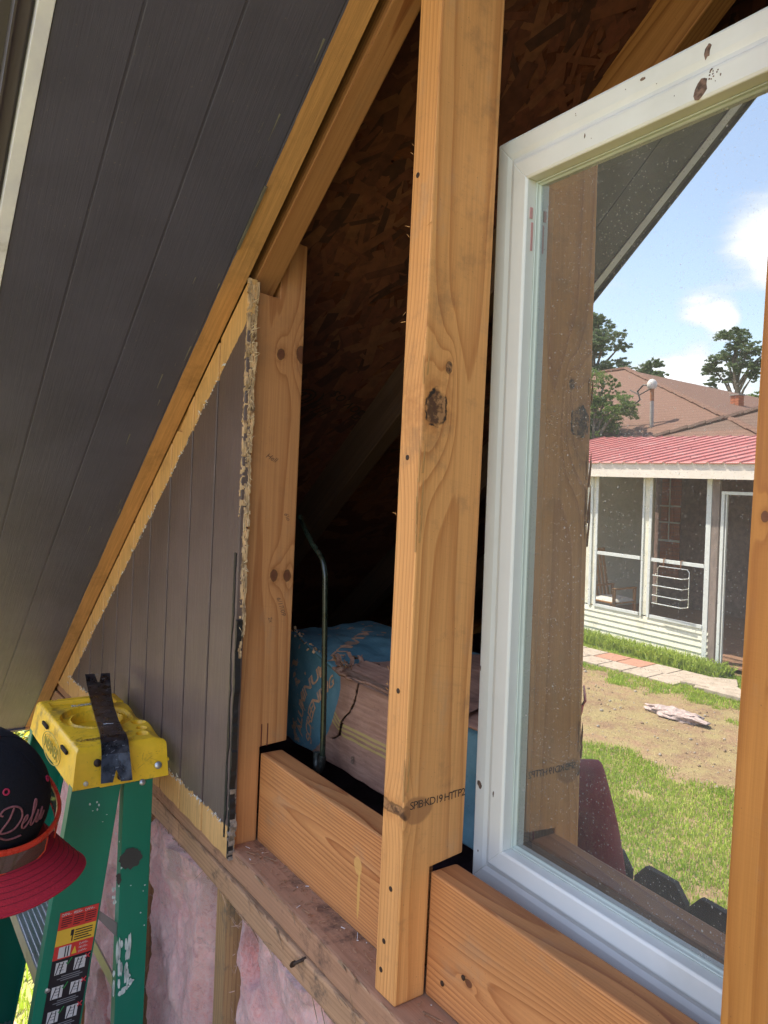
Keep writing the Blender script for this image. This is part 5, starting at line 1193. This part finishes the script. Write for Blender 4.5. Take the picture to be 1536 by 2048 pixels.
M_GR = grassmat('lawn grass', (.17, .29, .026), (.35, .50, .055), (.54, .58, .13))
tst = lambda x, y: not inpath(x, y) and not inpave(x, y) and y > -8.0 and True
grass('lawn_grass', -6.2, -.9, -6.6, -2.2, 190000, .015, .052, M_GR, 'sunlit green lawn between the fence and the worn path', test=tst, wd_=.0028)
grass('lawn_grass', -10.5, -4.0, -8.0, -6.2, 60000, .02, .055, M_GR, 'thin grass between the worn path and the porch', test=tst, wd_=.0035)
grass('lawn_grass', -5.5, -1.9, -.6, 2.4, 30000, .03, .08, M_GR, 'bright grass left of the house corner', wd_=.004, test=lambda x, y: x > -4.7 or y < .0)
M_WEED = grassmat('porch weeds', (.16, .24, .03), (.32, .42, .06), (.44, .50, .11))
grass('weed_strip', -9.0, -5.15, -7.98, -7.62, 9000, .05, .22, M_WEED, 'tall bright weeds along the foot of the porch wall', wd_=.010, lean=1.1)
M_SLAB = simple('concrete slab', (.40, .33, .27), .9, var=.15, scale=16, bump=.4, dirt=((.22, .17, .12), .6)); M_SLABR = simple('reddish slab', (.40, .20, .14), .9, var=.15, scale=16, bump=.4)
pv = thing('paving_row', 'row of square stepping slabs laid in the grass before the porch', 'paving', (-6.9, -7.1, GZ))
for i in range(9):
    for j in range(2):
        cx_, cy_ = -8.4+i*.375, -7.12-.10*(-8.4+i*.375+6.5)+(.18 if j else -.18); mb = MB(); mb.box((-.180, -.172, -.02), (.180, .172, .028), Matrix.Translation((cx_, cy_, GZ)) @ Matrix.Rotation(-.1+RS.randn()*.02, 4, 'Z') @ Matrix.Rotation(RS.randn()*.01, 4, 'X'))
        add('slab', mb.mesh(bevel=.006), M_SLABR if (i, j) in ((5, 0), (6, 0)) else M_SLAB, pv)
for i in range(5):
    cx_, cy_ = -5.15+RS.rand()*.8, -7.55+RS.rand()*.5; mb = MB(); mb.box((-.22, -.16, -.02), (.22, .16, .035), Matrix.Translation((cx_, cy_, GZ+.006*i)) @ Matrix.Rotation(RS.randn()*.3, 4, 'Z')); add('slab', mb.mesh(bevel=.008), M_SLAB, pv)
def lump(u, v):
    a = 2*math.pi*u; ph = math.pi*(v-.5)*.999; n_ = mnoise.fractal(Vector((math.cos(a)*2, math.sin(a)*2, ph*2)), 1, 2, 5); r_ = 1+.35*n_
    x, y = .34*r_*math.cos(ph)*math.cos(a), .12*r_*math.cos(ph)*math.sin(a); z = .055*math.sin(ph)*(1+.6*mnoise.noise(Vector((x*14, y*14, 1))))
    return (-4.40+x, -5.92+y*1.0+x*-.05, GZ+.035+z)
o_ = add('stone_slab', gridmesh('lump', lump, 70, 30), simple('pale pink stone', (.40, .31, .29), .9, var=.3, scale=30, bump=.9)); tag(o_, 'broken lump of pale pinkish stone lying on the worn path', 'stone')
pbm = MB()
for i in range(520):
    x_, y_ = -8.5+RS.rand()*6., -6.7+RS.rand()*2.2; r_ = .005+RS.rand()**3*.018; pbm.lathe([(r_*.6, 0), (r_, r_*.4), (r_*.5, r_*.9)], Matrix.Translation((x_, y_, GZ)) @ Matrix.Rotation(RS.rand()*3, 4, 'Z') @ Matrix.Scale(.6+.4*RS.rand(), 4, (1, 0, 0)), 6, mi=RS.randint(2))
o_ = add('gravel', pbm.mesh(), [simple('pebble grey', (.34, .29, .24), .9), simple('pebble brown', (.22, .15, .10), .9)]); o_['kind'] = 'stuff'; tag(o_, 'scattered pebbles and clods on the bare yard soil', 'gravel')
grass('straw_litter', -8.2, -2.6, -6.9, -4.6, 9000, .004, .03, simple('dry straw', (.42, .33, .17), .9, var=.3), 'dry clippings and straw lying on the bare soil', wd_=.002, lean=4.)
# pale path, mulch and croton plants left of the house
struct('path', MB().box((-9.5, -.3, GZ-.05), (-4.9, 3.2, GZ+.02)).mesh(), simple('pink gravel concrete', (.52, .38, .35), .9, var=.2, scale=60, bump=.6))
M_C = [simple('croton yellow', (.50, .42, .02), .5), simple('croton green', (.10, .17, .03), .5), simple('croton pale', (.42, .44, .22), .5), simple('croton red', (.38, .08, .05), .5)]
def leafy(mb, base, n, L, spread, mis):
    for i in range(n):
        a = RS.rand()*6.28; el = RS.rand()*1.2+.1; d = Vector((math.cos(a)*math.cos(el), math.sin(a)*math.cos(el), math.sin(el))); s_ = Vector((-math.sin(a), math.cos(a), 0)); b_ = Vector(base)+Vector((0, 0, RS.rand()*spread)); l_ = L*(.6+.6*RS.rand()); w = l_*.16
        mb.poly([b_, b_+d*l_*.3+s_*w, b_+d*l_*.7+s_*w*.8-Vector((0, 0, l_*.08)), b_+d*l_-Vector((0, 0, l_*.22)), b_+d*l_*.7-s_*w*.8-Vector((0, 0, l_*.08)), b_+d*l_*.3-s_*w], mi=mis[RS.randint(len(mis))])
CT = ['croton plant with large yellow leaves nearest the ladder', 'pale variegated croton plant on the pink gravel', 'croton plant with red stems behind the pale one', 'small croton plant at the edge of the gravel', 'wide leafy croton plant farthest from the wall']
for i, (x_, y_, h_, mis) in enumerate(((-5.15, .52, .62, (0, 0, 1)), (-5.75, .70, .42, (1, 2, 2)), (-6.25, .82, .40, (2, 3, 1)), (-6.0, .52, .25, (1, 2, 3)), (-7.4, 1.1, .6, (1, 2, 0)))):
    pl = thing('croton_plant', CT[i], 'plant', (x_, y_, GZ+.02), group='croton plants beside the pale path')
    mb = MB(); [mb.tube([(x_, y_, GZ+.02), (x_+RS.randn()*.05, y_+RS.randn()*.05, GZ+h_*.8)], .006, 5) for _ in range(4)]; add('stem', mb.mesh(), simple('red brown stem', (.25, .10, .07), .8), pl)
    mb = MB(); leafy(mb, (x_, y_, GZ+h_*.3), 80, .17, h_*.75, mis); add('foliage', mb.mesh(fixn=False), M_C, pl)
pk_ = board('plank', (-3.35, .05, GZ+.012), (-2.2, .32, GZ+.012), (0, 0, 1), .03, .14, wood('orange plank', (.55, .28, .12), (.32, .13, .05), freq=140), None); tag(pk_, 'orange brown plank lying on the grass by the ladder foot', 'plank')
pk_ = board('plank', (-3.5, -.22, GZ+.012), (-2.3, -.05, GZ+.012), (0, 0, 1), .03, .14, w_box, None); tag(pk_, 'pale weathered plank beside the orange one on the grass', 'plank')

# ------------------------------------------------------------------ glazed porch across the yard
po = thing('glazed_porch', 'cream sided porch with large screened windows and a red metal roof', 'porch', (-6.0, -9.6, GZ))
M_CRM = simple('cream siding', (.72, .69, .58), .7, var=.06, scale=12, bump=.2, dirt=((.38, .36, .25), .35)); M_ALW = simple('white aluminium', (.62, .64, .64), .4, var=.06, scale=20, bump=.05); M_FAS = simple('pinkish white fascia', (.74, .66, .60), .6, var=.04, scale=10)
M_OLDW = simple('old grey wood', (.22, .17, .15), .9, var=.2, scale=30, stretch=(1, 1, .2)); PX, PY = -7.68, -8.06
def pbox(name, s0, s1, z0, z1, y0, y1, mat, par=None, bevel=.004): mb = MB(); mb.box((PX+s0, PY+y0, z0), (PX+s1, PY+y1, z1)); return add(name, mb.mesh(bevel=bevel), mat, par or po)
for k_ in range(6): 
    mb = MB(); z0 = GZ+k_*.085; mb.prism([(PX-1.5, PY, z0), (PX-1.5, PY+.022, z0+.001), (PX-1.5, PY+.006, z0+.082), (PX-1.5, PY, z0+.082)], (3.58, 0, 0)); add('siding_board', mb.mesh(), M_CRM, po)
for s0, s1 in ((-.32, -.02), (.955, 1.10)):
    pbox('post', s0, s1, GZ+.52, .62, -.01, .015, M_CRM)
    pbox('frame_track', s1-.030, s1+.015, GZ+.50, .62, .016, .030, M_ALW, bevel=.002); pbox('frame_track', s0-.005, s0+.028, GZ+.50, .62, .016, .030, M_ALW, bevel=.002)
pbox('post', -.06, .075, GZ+.52, .62, -.02, .012, M_CRM); pbox('frame_track', .060, .105, GZ+.50, .62, .016, .032, M_ALW, bevel=.002)
pbox('post', 1.985, 2.06, GZ, .62, -.02, .022, M_ALW); pbox('post', 2.062, 2.17, GZ, .62, -.03, .015, M_OLDW)
M_SCRN = None
def screen():
    g = NG('dark screen'); g.t.nodes.remove(g.b); tr = g.n('ShaderNodeBsdfTransparent'); df = g.n('ShaderNodeBsdfPrincipled'); df.inputs['Base Color'].default_value = (.025, .025, .024, 1); df.inputs['Roughness'].default_value = .35
    mx = g.n('ShaderNodeMixShader'); mx.inputs[0].default_value = .15; g.put(mx.inputs[1], tr.outputs[0]); g.put(mx.inputs[2], df.outputs[0]); g.t.links.new(mx.outputs[0], g.out.inputs[0]); return g.m
M_SCRN = screen()
for s0, s1 in ((-1.5, -.35), (.105, .925), (1.13, 1.985)):
    w_ = pbox('window', s0, s1, -1.400, -1.355, .0, .030, M_ALW, bevel=.002)
    pbox('mid_rail', s0, s1, -.595, -.545, .0, .026, M_ALW, w_, bevel=.002)
    mb = MB(); mb.quad((PX+s0, PY+.006, -1.355), (PX+s1, PY+.006, -1.355), (PX+s1, PY+.006, .60), (PX+s0, PY+.006, .60)); add('screen', mb.mesh(), M_SCRN, w_)
dr = pbox('door', 2.20, 2.245, GZ+.08, .42, -.01, .02, M_ALW, bevel=.002)
pbox('door_head', 2.20, 3.10, .385, .425, -.01, .022, M_ALW, dr, bevel=.002); pbox('door_stile', 3.06, 3.10, GZ+.08, .385, -.01, .02, M_ALW, dr, bevel=.002); pbox('door_stop', 2.262, 2.278, GZ+.08, .385, -.02, .012, M_ALW, dr, bevel=.002)
mb = MB(); mb.quad((PX+2.28, PY, GZ+.1), (PX+3.06, PY, GZ+.1), (PX+3.06, PY, .385), (PX+2.28, PY, .385)); add('screen', mb.mesh(), M_SCRN, dr)
pbox('post', 3.12, 3.25, GZ, .62, -.03, .02, M_CRM)
mb = MB(); mb.prism([(PX-1.9, PY+.21, .600), (PX+5.2, PY+.21, .565), (PX+5.2, PY+.21, .775), (PX-1.9, PY+.21, .82)], (0, .02, 0)); fa = add('fascia', mb.mesh(bevel=.003), M_FAS, po)
mb = MB(); mb.box((PX-1.9, PY-.02, .600), (PX+5.2, PY+.208, .612)); add('eave_soffit', mb.mesh(), M_FAS, po)
M_RED = simple('faded red metal', (.46, .15, .13), .45, var=.08, scale=6, bump=.05, dirt=((.56, .30, .26), .6)); ribs = MB(); rib_n = 0
def rfz(x, t): return .80-.006*(x-PX)+(.50-.018*(x-PX))*t      # height along the slope
x_ = PX-2.2
while x_ < PX+5.2:
    mb = MB(); a, b = x_+.003, x_+.225
    P = [(a, 0), (a+.010, .020), (a+.026, .020), (a+.036, 0), (b, 0)]
    A_ = [(px, PY+.26, rfz(px, 0)+h) for px, h in P]; B_ = [(px-.05, PY-2.55, rfz(px, 1)+h) for px, h in P]
    for q in range(4): mb.quad(A_[q], A_[q+1], B_[q+1], B_[q])
    for q in range(4): mb.quad((A_[q][0], A_[q][1], A_[q][2]-.012), (A_[q+1][0], A_[q+1][1], A_[q+1][2]-.012), A_[q+1], A_[q])
    add('roof_sheet', mb.mesh(fixn=False), M_RED, po); x_ += .228
sc_m = MB()
for i in range(70): xx = PX-1.8+RS.randint(28)*.228+.02; t_ = (.12, .45, .8)[i % 3]; yy = PY+.26-2.81*t_; sc_m.lathe([(.012, 0), (.008, .010)], Matrix.Translation((xx-.05*t_, yy, rfz(xx, t_)+.020)), 6)
add('roof_screw', sc_m.mesh(), simple('dull screw', (.28, .06, .055), .6), po)['kind'] = 'stuff'
# inside
mb = MB(); mb.box((PX-1.53, PY-3.2, GZ), (PX-1.50, PY-.02, .6)); add('end_wall', mb.mesh(), M_CRM, po)
M_INF = simple('porch floor boards', (.36, .20, .13), .7, var=.2, scale=10, stretch=(.2, 4, 1))
for k_ in range(22): mb = MB(); mb.box((PX-1.5, PY-.03-(k_+1)*.145, GZ+.06), (PX+4.8, PY-.034-k_*.145, GZ+.085)); add('floor_board', mb.mesh(), M_INF, po)
M_DKB = simple('dark brick', (.22, .14, .12), .9, var=.3, scale=14); M_BRK = simple('orange brick', (.42, .14, .07), .9, var=.2, scale=40); M_MOR = simple('mortar', (.30, .25, .22), .9)
mb = MB(); mb.box((PX-3, PY-3.33, GZ), (PX+5, PY-3.25, 1.0)); add('back_wall', mb.mesh(), M_DKB, po)
for q in range(26):
    for w_ in range(3): mb = MB(); mb.box((-9.06+w_*.145+(q % 2)*.0, PY-3.248, -1.30+q*.072), (-8.925+w_*.145, PY-3.225, -1.30+q*.072+.062)); add('brick', mb.mesh(), M_BRK, po)
iw = add('inner_window', MB().box((-9.09, PY-3.22, -.62), (-8.62, PY-3.20, -.58)).box((-9.09, PY-3.22, .04), (-8.62, PY-3.20, .07)).box((-9.09, PY-3.22, -.27), (-8.62, PY-3.20, -.24)).box((-8.87, PY-3.22, -.60), (-8.855, PY-3.20, .60)).mesh(), M_ALW, po)
mb = MB(); mb.box((-10.15, PY-3.248, -1.0), (-9.92, PY-3.22, .6)); add('yellow_siding', mb.mesh(), simple('yellow siding', (.55, .42, .20), .7), po); mb = MB(); mb.box((-9.91, PY-3.248, -1.0), (-9.70, PY-3.21, .6)); add('pale_panel', mb.mesh(), simple('pale panel', (.42, .36, .30), .7), po)
mb = MB(); mb.box((-9.95, PY-3.24, -.95), (-9.6, PY-3.0, -.55)); add('shelf_box', mb.mesh(), simple('olive cabinet', (.20, .20, .13), .7), po)
mb = MB(); mb.box((PX-1.5, PY-3.2, .60), (PX+4.8, PY-.02, .61)); add('porch_ceiling', mb.mesh(), simple('porch ceiling', (.4, .36, .3), .9), po)
# slatted chair with a white cushion, and a hanging wire rack
chn = thing('slatted_chair', 'brown slatted wooden chair with a white cushion behind the porch window', 'chair', (-7.8, -8.6, GZ+.085)); M_CH = simple('varnished oak', (.52, .26, .10), .5, var=.15, scale=40); cbx, cby, cbz = -8.02, -8.42, GZ+.13
for dx in (0, .46):
    for dy, h_ in ((0, .62), (-.46, .60)): mb = MB(); mb.box((cbx+dx, cby+dy, cbz), (cbx+dx+.04, cby+dy+.04, cbz+h_)); add('leg', mb.mesh(bevel=.004), M_CH, chn)
    mb = MB(); mb.box((cbx+dx-.01, cby-.46, cbz+.60), (cbx+dx+.05, cby+.05, cbz+.625)); add('armrest', mb.mesh(bevel=.004), M_CH, chn)
mb = MB(); mb.box((cbx, cby-.44, cbz+.38), (cbx+.50, cby+.04, cbz+.405)); add('seat', mb.mesh(bevel=.004), M_CH, chn)
for k_ in range(6): mb = MB(); b_ = Vector((cbx-.02, cby-.42+k_*.082, cbz+.40)); mb.prism([b_, b_+Vector((0, .045, 0)), b_+Vector((-.16, .045, .72)), b_+Vector((-.16, 0, .72))], (.016, 0, 0)); add('back_slat', mb.mesh(), M_CH, chn)
mb = MB(); b_ = Vector((cbx-.185, cby-.44, cbz+1.10)); mb.box(tuple(b_), tuple(b_+Vector((.03, .52, .09)))); add('top_rail', mb.mesh(bevel=.006), M_CH, chn)
cu = gridmesh('cu', lambda u, v: (cbx+.01+.49*u, cby-.43+.46*v, cbz+.407+.065*(16*u*(1-u)*v*(1-v))**.3), 20, 20); o_ = add('cushion', cu, simple('white cushion', (.78, .76, .72), .9, var=.05), None, smooth=True); tag(o_, 'white cushion on the seat of the slatted porch chair', 'cushion')
rk = thing('wire_rack', 'silver wire shelf rack hanging from the porch window rail', 'rack', (PX+1.5, PY+.05, -.64)); M_CHR = simple('bright wire', (.72, .70, .66), .25, .7, var=.05)
a, b = PX+1.26, PX+1.78
add('frame', MB().tube([(a, PY+.045, -1.16), (a, PY+.045, -.68), (a+.03, PY+.045, -.645), (b-.03, PY+.045, -.645), (b, PY+.045, -.68), (b, PY+.045, -1.16)], .007, 8).mesh(), M_CHR, rk, smooth=True)
for z_ in (-.76, -.90, -1.04, -1.15): add('shelf_wire', MB().tube([(a, PY+.045, z_), (a-.01, PY+.13, z_-.01), (b-.04, PY+.14, z_-.01), (b, PY+.045, z_)], .0085, 8).mesh(), M_CHR, rk, smooth=True)
for x_ in (a+.10, b-.14): add('hook', MB().tube([(x_, PY+.045, -.645), (x_, PY+.045, -.54), (x_, PY+.01, -.535)], .008, 6).mesh(), simple('rusty hook', (.28, .12, .06), .8), rk)

# ------------------------------------------------------------------ neighbouring roofs, chimney, mast
def shingle_roof(name, c1, c2):
    g = NG(name); x, y, z = g.xyz(); row = g.f('FRACT', g.f('MULTIPLY', z, 15.)); n_ = g.noise(6, 6, .7); n2 = g.noise(50, 3)
    c = g.mix(g.rng(n2, .3, .7), c1, c2); c = g.mix(g.rng(row, .75, 1., 0., .5), c, tuple(v*.4 for v in c1)); c = g.mix(g.rng(n_, .4, .7, 0., .4), c, tuple(v*.7 for v in c2))
    g.set(col=c, rough=.95, spec=.1); g.bump(g.f('ADD', row, n2), .6, .01); return g.m
M_NR = shingle_roof('brown shingles', (.155, .090, .070), (.23, .14, .11)); M_NR2 = shingle_roof('grey brown shingles', (.125, .080, .066), (.19, .13, .105))
M_BW = simple('brick wall', (.28, .14, .10), .9, var=.2, scale=30)
def hip_house(name, label, x0, x1, y0, y1, ez, rx0, rx1, ry, rz_, mat, grp):
    h = thing(name, label, 'house', ((x0+x1)/2, (y0+y1)/2, GZ), group=grp)
    mb = MB(); mb.box((x0+.9, y0+.9, GZ), (x1-.9, y1-.9, ez-.02)); add('wall', mb.mesh(), M_BW, h)
    a, b, c, d, e, f_ = (x0, y1, ez), (x1, y1, ez), (x1, y0, ez), (x0, y0, ez), (rx0, ry, rz_), (rx1, ry, rz_)
    mb = MB(); mb.poly([a, b, f_, e]); mb.poly([b, c, f_]); mb.poly([c, d, e, f_]); mb.poly([d, a, e]); mb.poly([d, c, b, a]); r_ = add('roof', mb.mesh(), mat, h)
    for p, q in ((b, f_), (a, e), (e, f_)):
        n = 14
        for i in range(n): t0, t1 = i/n, (i+.97)/n; P0, P1 = Vector(p).lerp(Vector(q), t0), Vector(p).lerp(Vector(q), t1); m2 = MB().tube([P0+Vector((0, 0, .01)), P1+Vector((0, 0, .03))], .06, 6); add('ridge_cap', m2.mesh(), mat, r_)
    return h
h1 = hip_house('brick_house', 'brick house with big brown hipped shingle roof behind the porch', -25.0, -6.4, -21.5, -10.9, 1.10, -15.2, -14.45, -16.2, 3.62, M_NR, 'neighbouring houses')
h2 = hip_house('brick_house', 'lower grey brown roofed house close behind the right of the porch', -10.3, 4.0, -16.4, -11.0, 1.10, -6.4, 1.0, -13.2, 2.30, M_NR2, 'neighbouring houses')
for q in range(8):
    for w_ in range(2): mb = MB(); mb.box((-10.22+w_*.105, -15.1, 1.95+q*.065), (-10.12+w_*.105, -14.9, 1.95+q*.065+.058)); add('chimney_brick', mb.mesh(), M_BRK, h1)
mb = MB(); mb.box((-10.24, -15.12, 2.466), (-10.0, -14.88, 2.50)); add('chimney_cap', mb.mesh(), M_MOR, h1)
mt = thing('service_mast', 'rusty topped grey pipe mast with a pale cap rising before the brown roof', 'mast', (-9.98, -12, 1.2))
add('pole', MB().tube([(-9.95, -12, 1.0), (-9.97, -12, 2.15)], .040, 10).mesh(), simple('grey pipe', (.36, .32, .30), .6), mt, smooth=True); add('pole_top', MB().tube([(-9.97, -12, 2.15), (-9.98, -12, 2.40)], .043, 10).mesh(), simple('rusty pipe', (.32, .13, .06), .8), mt, smooth=True)
add('cap', MB().lathe([(.07, 2.40), (.10, 2.44), (.10, 2.52), (.06, 2.58), (.01, 2.60)], Matrix.Translation((-9.98, -12, 0)), 14).mesh(), simple('pale cap', (.60, .58, .55), .5), mt, smooth=True)
M_WIRE = simple('black cable', (.03, .03, .03), .6)
add('cable', MB().tube([(-9.98, -12, 2.45), (-10.2, -12, 2.50), (-10.35, -12, 2.38), (-10.28, -12, 2.2), (-10.5, -12, 2.06), (-11.6, -12, 2.02)], .018, 6).mesh(), M_WIRE, mt)
add('cable', MB().tube([(-9.98, -12, 2.42), (-10.3, -12, 2.30), (-10.55, -12, 2.42)], .012, 6).mesh(), M_WIRE, mt)

# ------------------------------------------------------------------ trees
def leafmat(name, a, b):
    g = NG(name); oi = g.n('ShaderNodeNewGeometry'); n_ = g.noise(1.2, 4, .6); n2 = g.noise(9, 3)
    g.set(col=g.mix(g.rng(g.f('ADD', g.f('MULTIPLY', n_, .6), g.f('MULTIPLY', n2, .4)), .35, .65), a, b), rough=.65, spec=.2)
    tr = g.n('ShaderNodeBsdfTranslucent'); tr.inputs[0].default_value = (*[v*1.2 for v in b], 1); mx = g.n('ShaderNodeMixShader'); mx.inputs[0].default_value = .25
    g.put(mx.inputs[1], g.b.outputs[0]); g.put(mx.inputs[2], tr.outputs[0]); g.t.links.new(mx.outputs[0], g.out.inputs[0]); return g.m
M_LF1 = leafmat('blue green leaves', (.085, .125, .060), (.17, .225, .11)); M_LF2 = leafmat('fresh leaves', (.08, .135, .03), (.19, .27, .07)); M_LF3 = leafmat('treeline leaves', (.10, .16, .04), (.19, .26, .08))
M_BARK = simple('tree bark', (.14, .11, .09), .95, var=.3, scale=8, bump=.8)
def tree(name, label, base, trunk_r, clumps, leaf, nleaf, mat, grp, cat='tree'):
    """clumps: (x, y, z, rx, rz) leaf masses; a limb reaches each of them from the trunk"""
    t = thing(name, label, cat, base, group=grp); bx_ = Vector(base); top = Vector((sum(c[0] for c in clumps)/len(clumps), sum(c[1] for c in clumps)/len(clumps), max(c[2] for c in clumps)))
    mb = MB(); n = 9; P = [bx_.lerp(top, i/n)+Vector((math.sin(i*1.3)*trunk_r*.8, math.cos(i*1.7)*trunk_r*.8, 0)) for i in range(n+1)]; mb.tube(P, [trunk_r*(1-.82*i/n) for i in range(n+1)], 8)
    add('trunk', mb.mesh(), M_BARK, t, smooth=True)
    for c in clumps:
        cpos = Vector(c[:3]); f_ = max(.15, min(.95, (cpos.z-bx_.z)/(top.z-bx_.z)-.18)); s_ = bx_.lerp(top, f_); m2 = MB().tube([s_, s_.lerp(cpos, .5)+Vector((0, 0, .1*(cpos-s_).length)), cpos], [trunk_r*.35, trunk_r*.22, trunk_r*.08], 6); add('limb', m2.mesh(), M_BARK, t, smooth=True)
    sub_ = []
    for c in clumps:
        for q in range(10):
            d_ = RS.randn(3); d_ /= np.linalg.norm(d_); r0 = .35+.75*RS.rand(); sub_.append((c[0]+d_[0]*c[3]*r0, c[1]+d_[1]*c[3]*r0, c[2]+d_[2]*c[4]*r0, c[3]*(.25+.40*RS.rand()), c[4]*(.25+.40*RS.rand())))
    clumps = sub_; leaf *= .52; nleaf = int(nleaf*2.6)
    Vs = []; vol = np.array([c[3]**2*c[4] for c in clumps]); cnt = (nleaf*vol**.7/np.sum(vol**.7)).astype(int)
    for c, k_ in zip(clumps, cnt):
        # sub-sprays inside each mass, leaves within each spray
        m_ = max(3, k_//28); D = RS.randn(m_, 3); D /= np.linalg.norm(D, axis=1)[:, None]; rr_ = RS.rand(m_, 1)**.45; S = D*rr_*np.array([c[3], c[3], c[4]])
        Pn = np.repeat(S, 28, 0)+RS.randn(m_*28, 3)*np.array([c[3], c[3], c[4]*.8])*.13+np.array(c[:3])
        Vs.append(Pn)
    P = np.concatenate(Vs); n = len(P); A = RS.randn(n, 3); A /= np.linalg.norm(A, axis=1)[:, None]; B = np.cross(A, RS.randn(n, 3)); B /= np.linalg.norm(B, axis=1)[:, None]
    l_ = leaf*(.6+.8*RS.rand(n, 1)); V = np.stack([P-A*l_, P+B*l_*.42, P+A*l_, P-B*l_*.42], 1).reshape(-1, 3); F = np.arange(n*4).reshape(-1, 4)
    add('crown', fastmesh('crown', V, F), mat, t); return t
G1 = 'trees beyond the roofs'
tree('broadleaf_tree', 'small bright green tree in front of the left of the brown roof', (-11.3, -11.0, GZ), .10, [(-10.45, -11.4, 2.15, .45, .28), (-11.0, -11.4, 2.35, .5, .35), (-10.9, -11.5, 1.75, .55, .28), (-10.2, -11.3, 1.95, .35, .18), (-9.95, -11.3, 2.02, .25, .10), (-10.65, -11.4, 1.45, .40, .14), (-11.4, -11.2, 2.0, .6, .5), (-10.55, -11.5, 2.5, .20, .16), (-11.1, -11.3, 1.4, .4, .2)], .050, 9000, M_LF2, G1)
tree('pine_tree', 'tall open pine tree rising at the left behind the brown roof', (-37.4, -37.8, GZ), .35, [(-37.2, -37.5, 9.3, 1.5, .8), (-35.3, -37.5, 9.5, 1.3, .7), (-36.6, -37.5, 10.9, 1.2, .6), (-34.6, -37.5, 7.9, .9, .45), (-36.5, -37.5, 7.4, 1.5, .6), (-34.2, -37.6, 9.0, .8, .35), (-38.5, -37.5, 8.2, 1.6, .8), (-33.6, -37.5, 7.4, .7, .3), (-35.5, -37.6, 6.5, 1.3, .5), (-37.9, -37.5, 6.2, 1.3, .6)], .17, 15000, M_LF1, G1)
tree('round_tree', 'small round dark tree peeping over the middle of the brown roof', (-31.7, -37.5, GZ), .25, [(-31.7, -37.5, 7.0, .85, .70), (-31.1, -37.5, 6.6, .7, .5), (-32.3, -37.5, 6.7, .7, .55), (-31.6, -37.4, 7.5, .5, .35)], .13, 6000, M_LF1, G1)
tree('oak_tree', 'tall airy oak tree standing alone at the right beyond the roofs', (-26.1, -37.7, GZ), .28, [(-26.0, -37.7, 8.3, .95, .55), (-25.2, -37.7, 7.7, .8, .45), (-26.7, -37.7, 7.4, .8, .5), (-24.6, -37.7, 6.9, .65, .35), (-25.6, -37.7, 6.9, .75, .4), (-27.3, -37.7, 6.7, .7, .4), (-26.5, -37.7, 6.2, .7, .3), (-24.9, -37.7, 6.2, .6, .28), (-27.4, -37.7, 5.9, .45, .22), (-24.2, -37.7, 7.4, .4, .3)], .12, 11000, M_LF1, G1)
TL = ['bushy treeline tree left of the tall oak', 'bushy treeline tree just under the tall oak', 'bushy treeline tree right of the tall oak', 'distant low tree above the middle of the brown ridge', 'distant low tree between the ridge and the oak', 'bushy treeline tree at the far right', 'distant low tree at the far left']
for i, (x_, z_, r_) in enumerate(((-29.6, 4.9, 1.1), (-27.8, 5.0, 1.3), (-24.6, 5.1, 1.2), (-31.5, 5.3, 1.0), (-30.4, 5.0, 1.0), (-22.5, 5.2, 1.5), (-33.4, 5.6, 1.1))):
    tree('bushy_tree', TL[i], (x_, -41.5, GZ), .2, [(x_*1.08-.2, -41.5, z_+.2, r_, .55), (x_*1.08+.7, -41.5, z_, r_*.8, .5), (x_*1.08-.9, -41.5, z_-.1, r_*.8, .5), (x_*1.08, -41.3, z_-.9, r_*1.2, .7)], .14, 5000, M_LF3, G1)
TN = ['big leafy tree far to the left, nearest the wall line', 'second leafy tree far to the left', 'leafy tree far left with the widest crown', 'smaller leafy tree at the far left end']
for i, (x_, y_, h_, r_) in enumerate(((-30, 3, 5.2, 2.6), (-34, -7, 4.6, 2.4), (-38, 14, 6.2, 3.3), (-31, -16, 4.0, 2.0))):
    tree('leafy_tree', TN[i], (x_, y_, GZ), .28, [(x_, y_, h_, r_, r_*.6), (x_+r_*.7, y_+r_*.4, h_-1.2, r_*.7, r_*.45), (x_-r_*.5, y_-r_*.6, h_-1.0, r_*.8, r_*.45), (x_+.3, y_-r_*.8, h_-1.8, r_*.6, r_*.4), (x_, y_+r_*.8, h_-1.6, r_*.7, r_*.4)], .30, 4500, M_LF3, 'leafy trees far to the left')
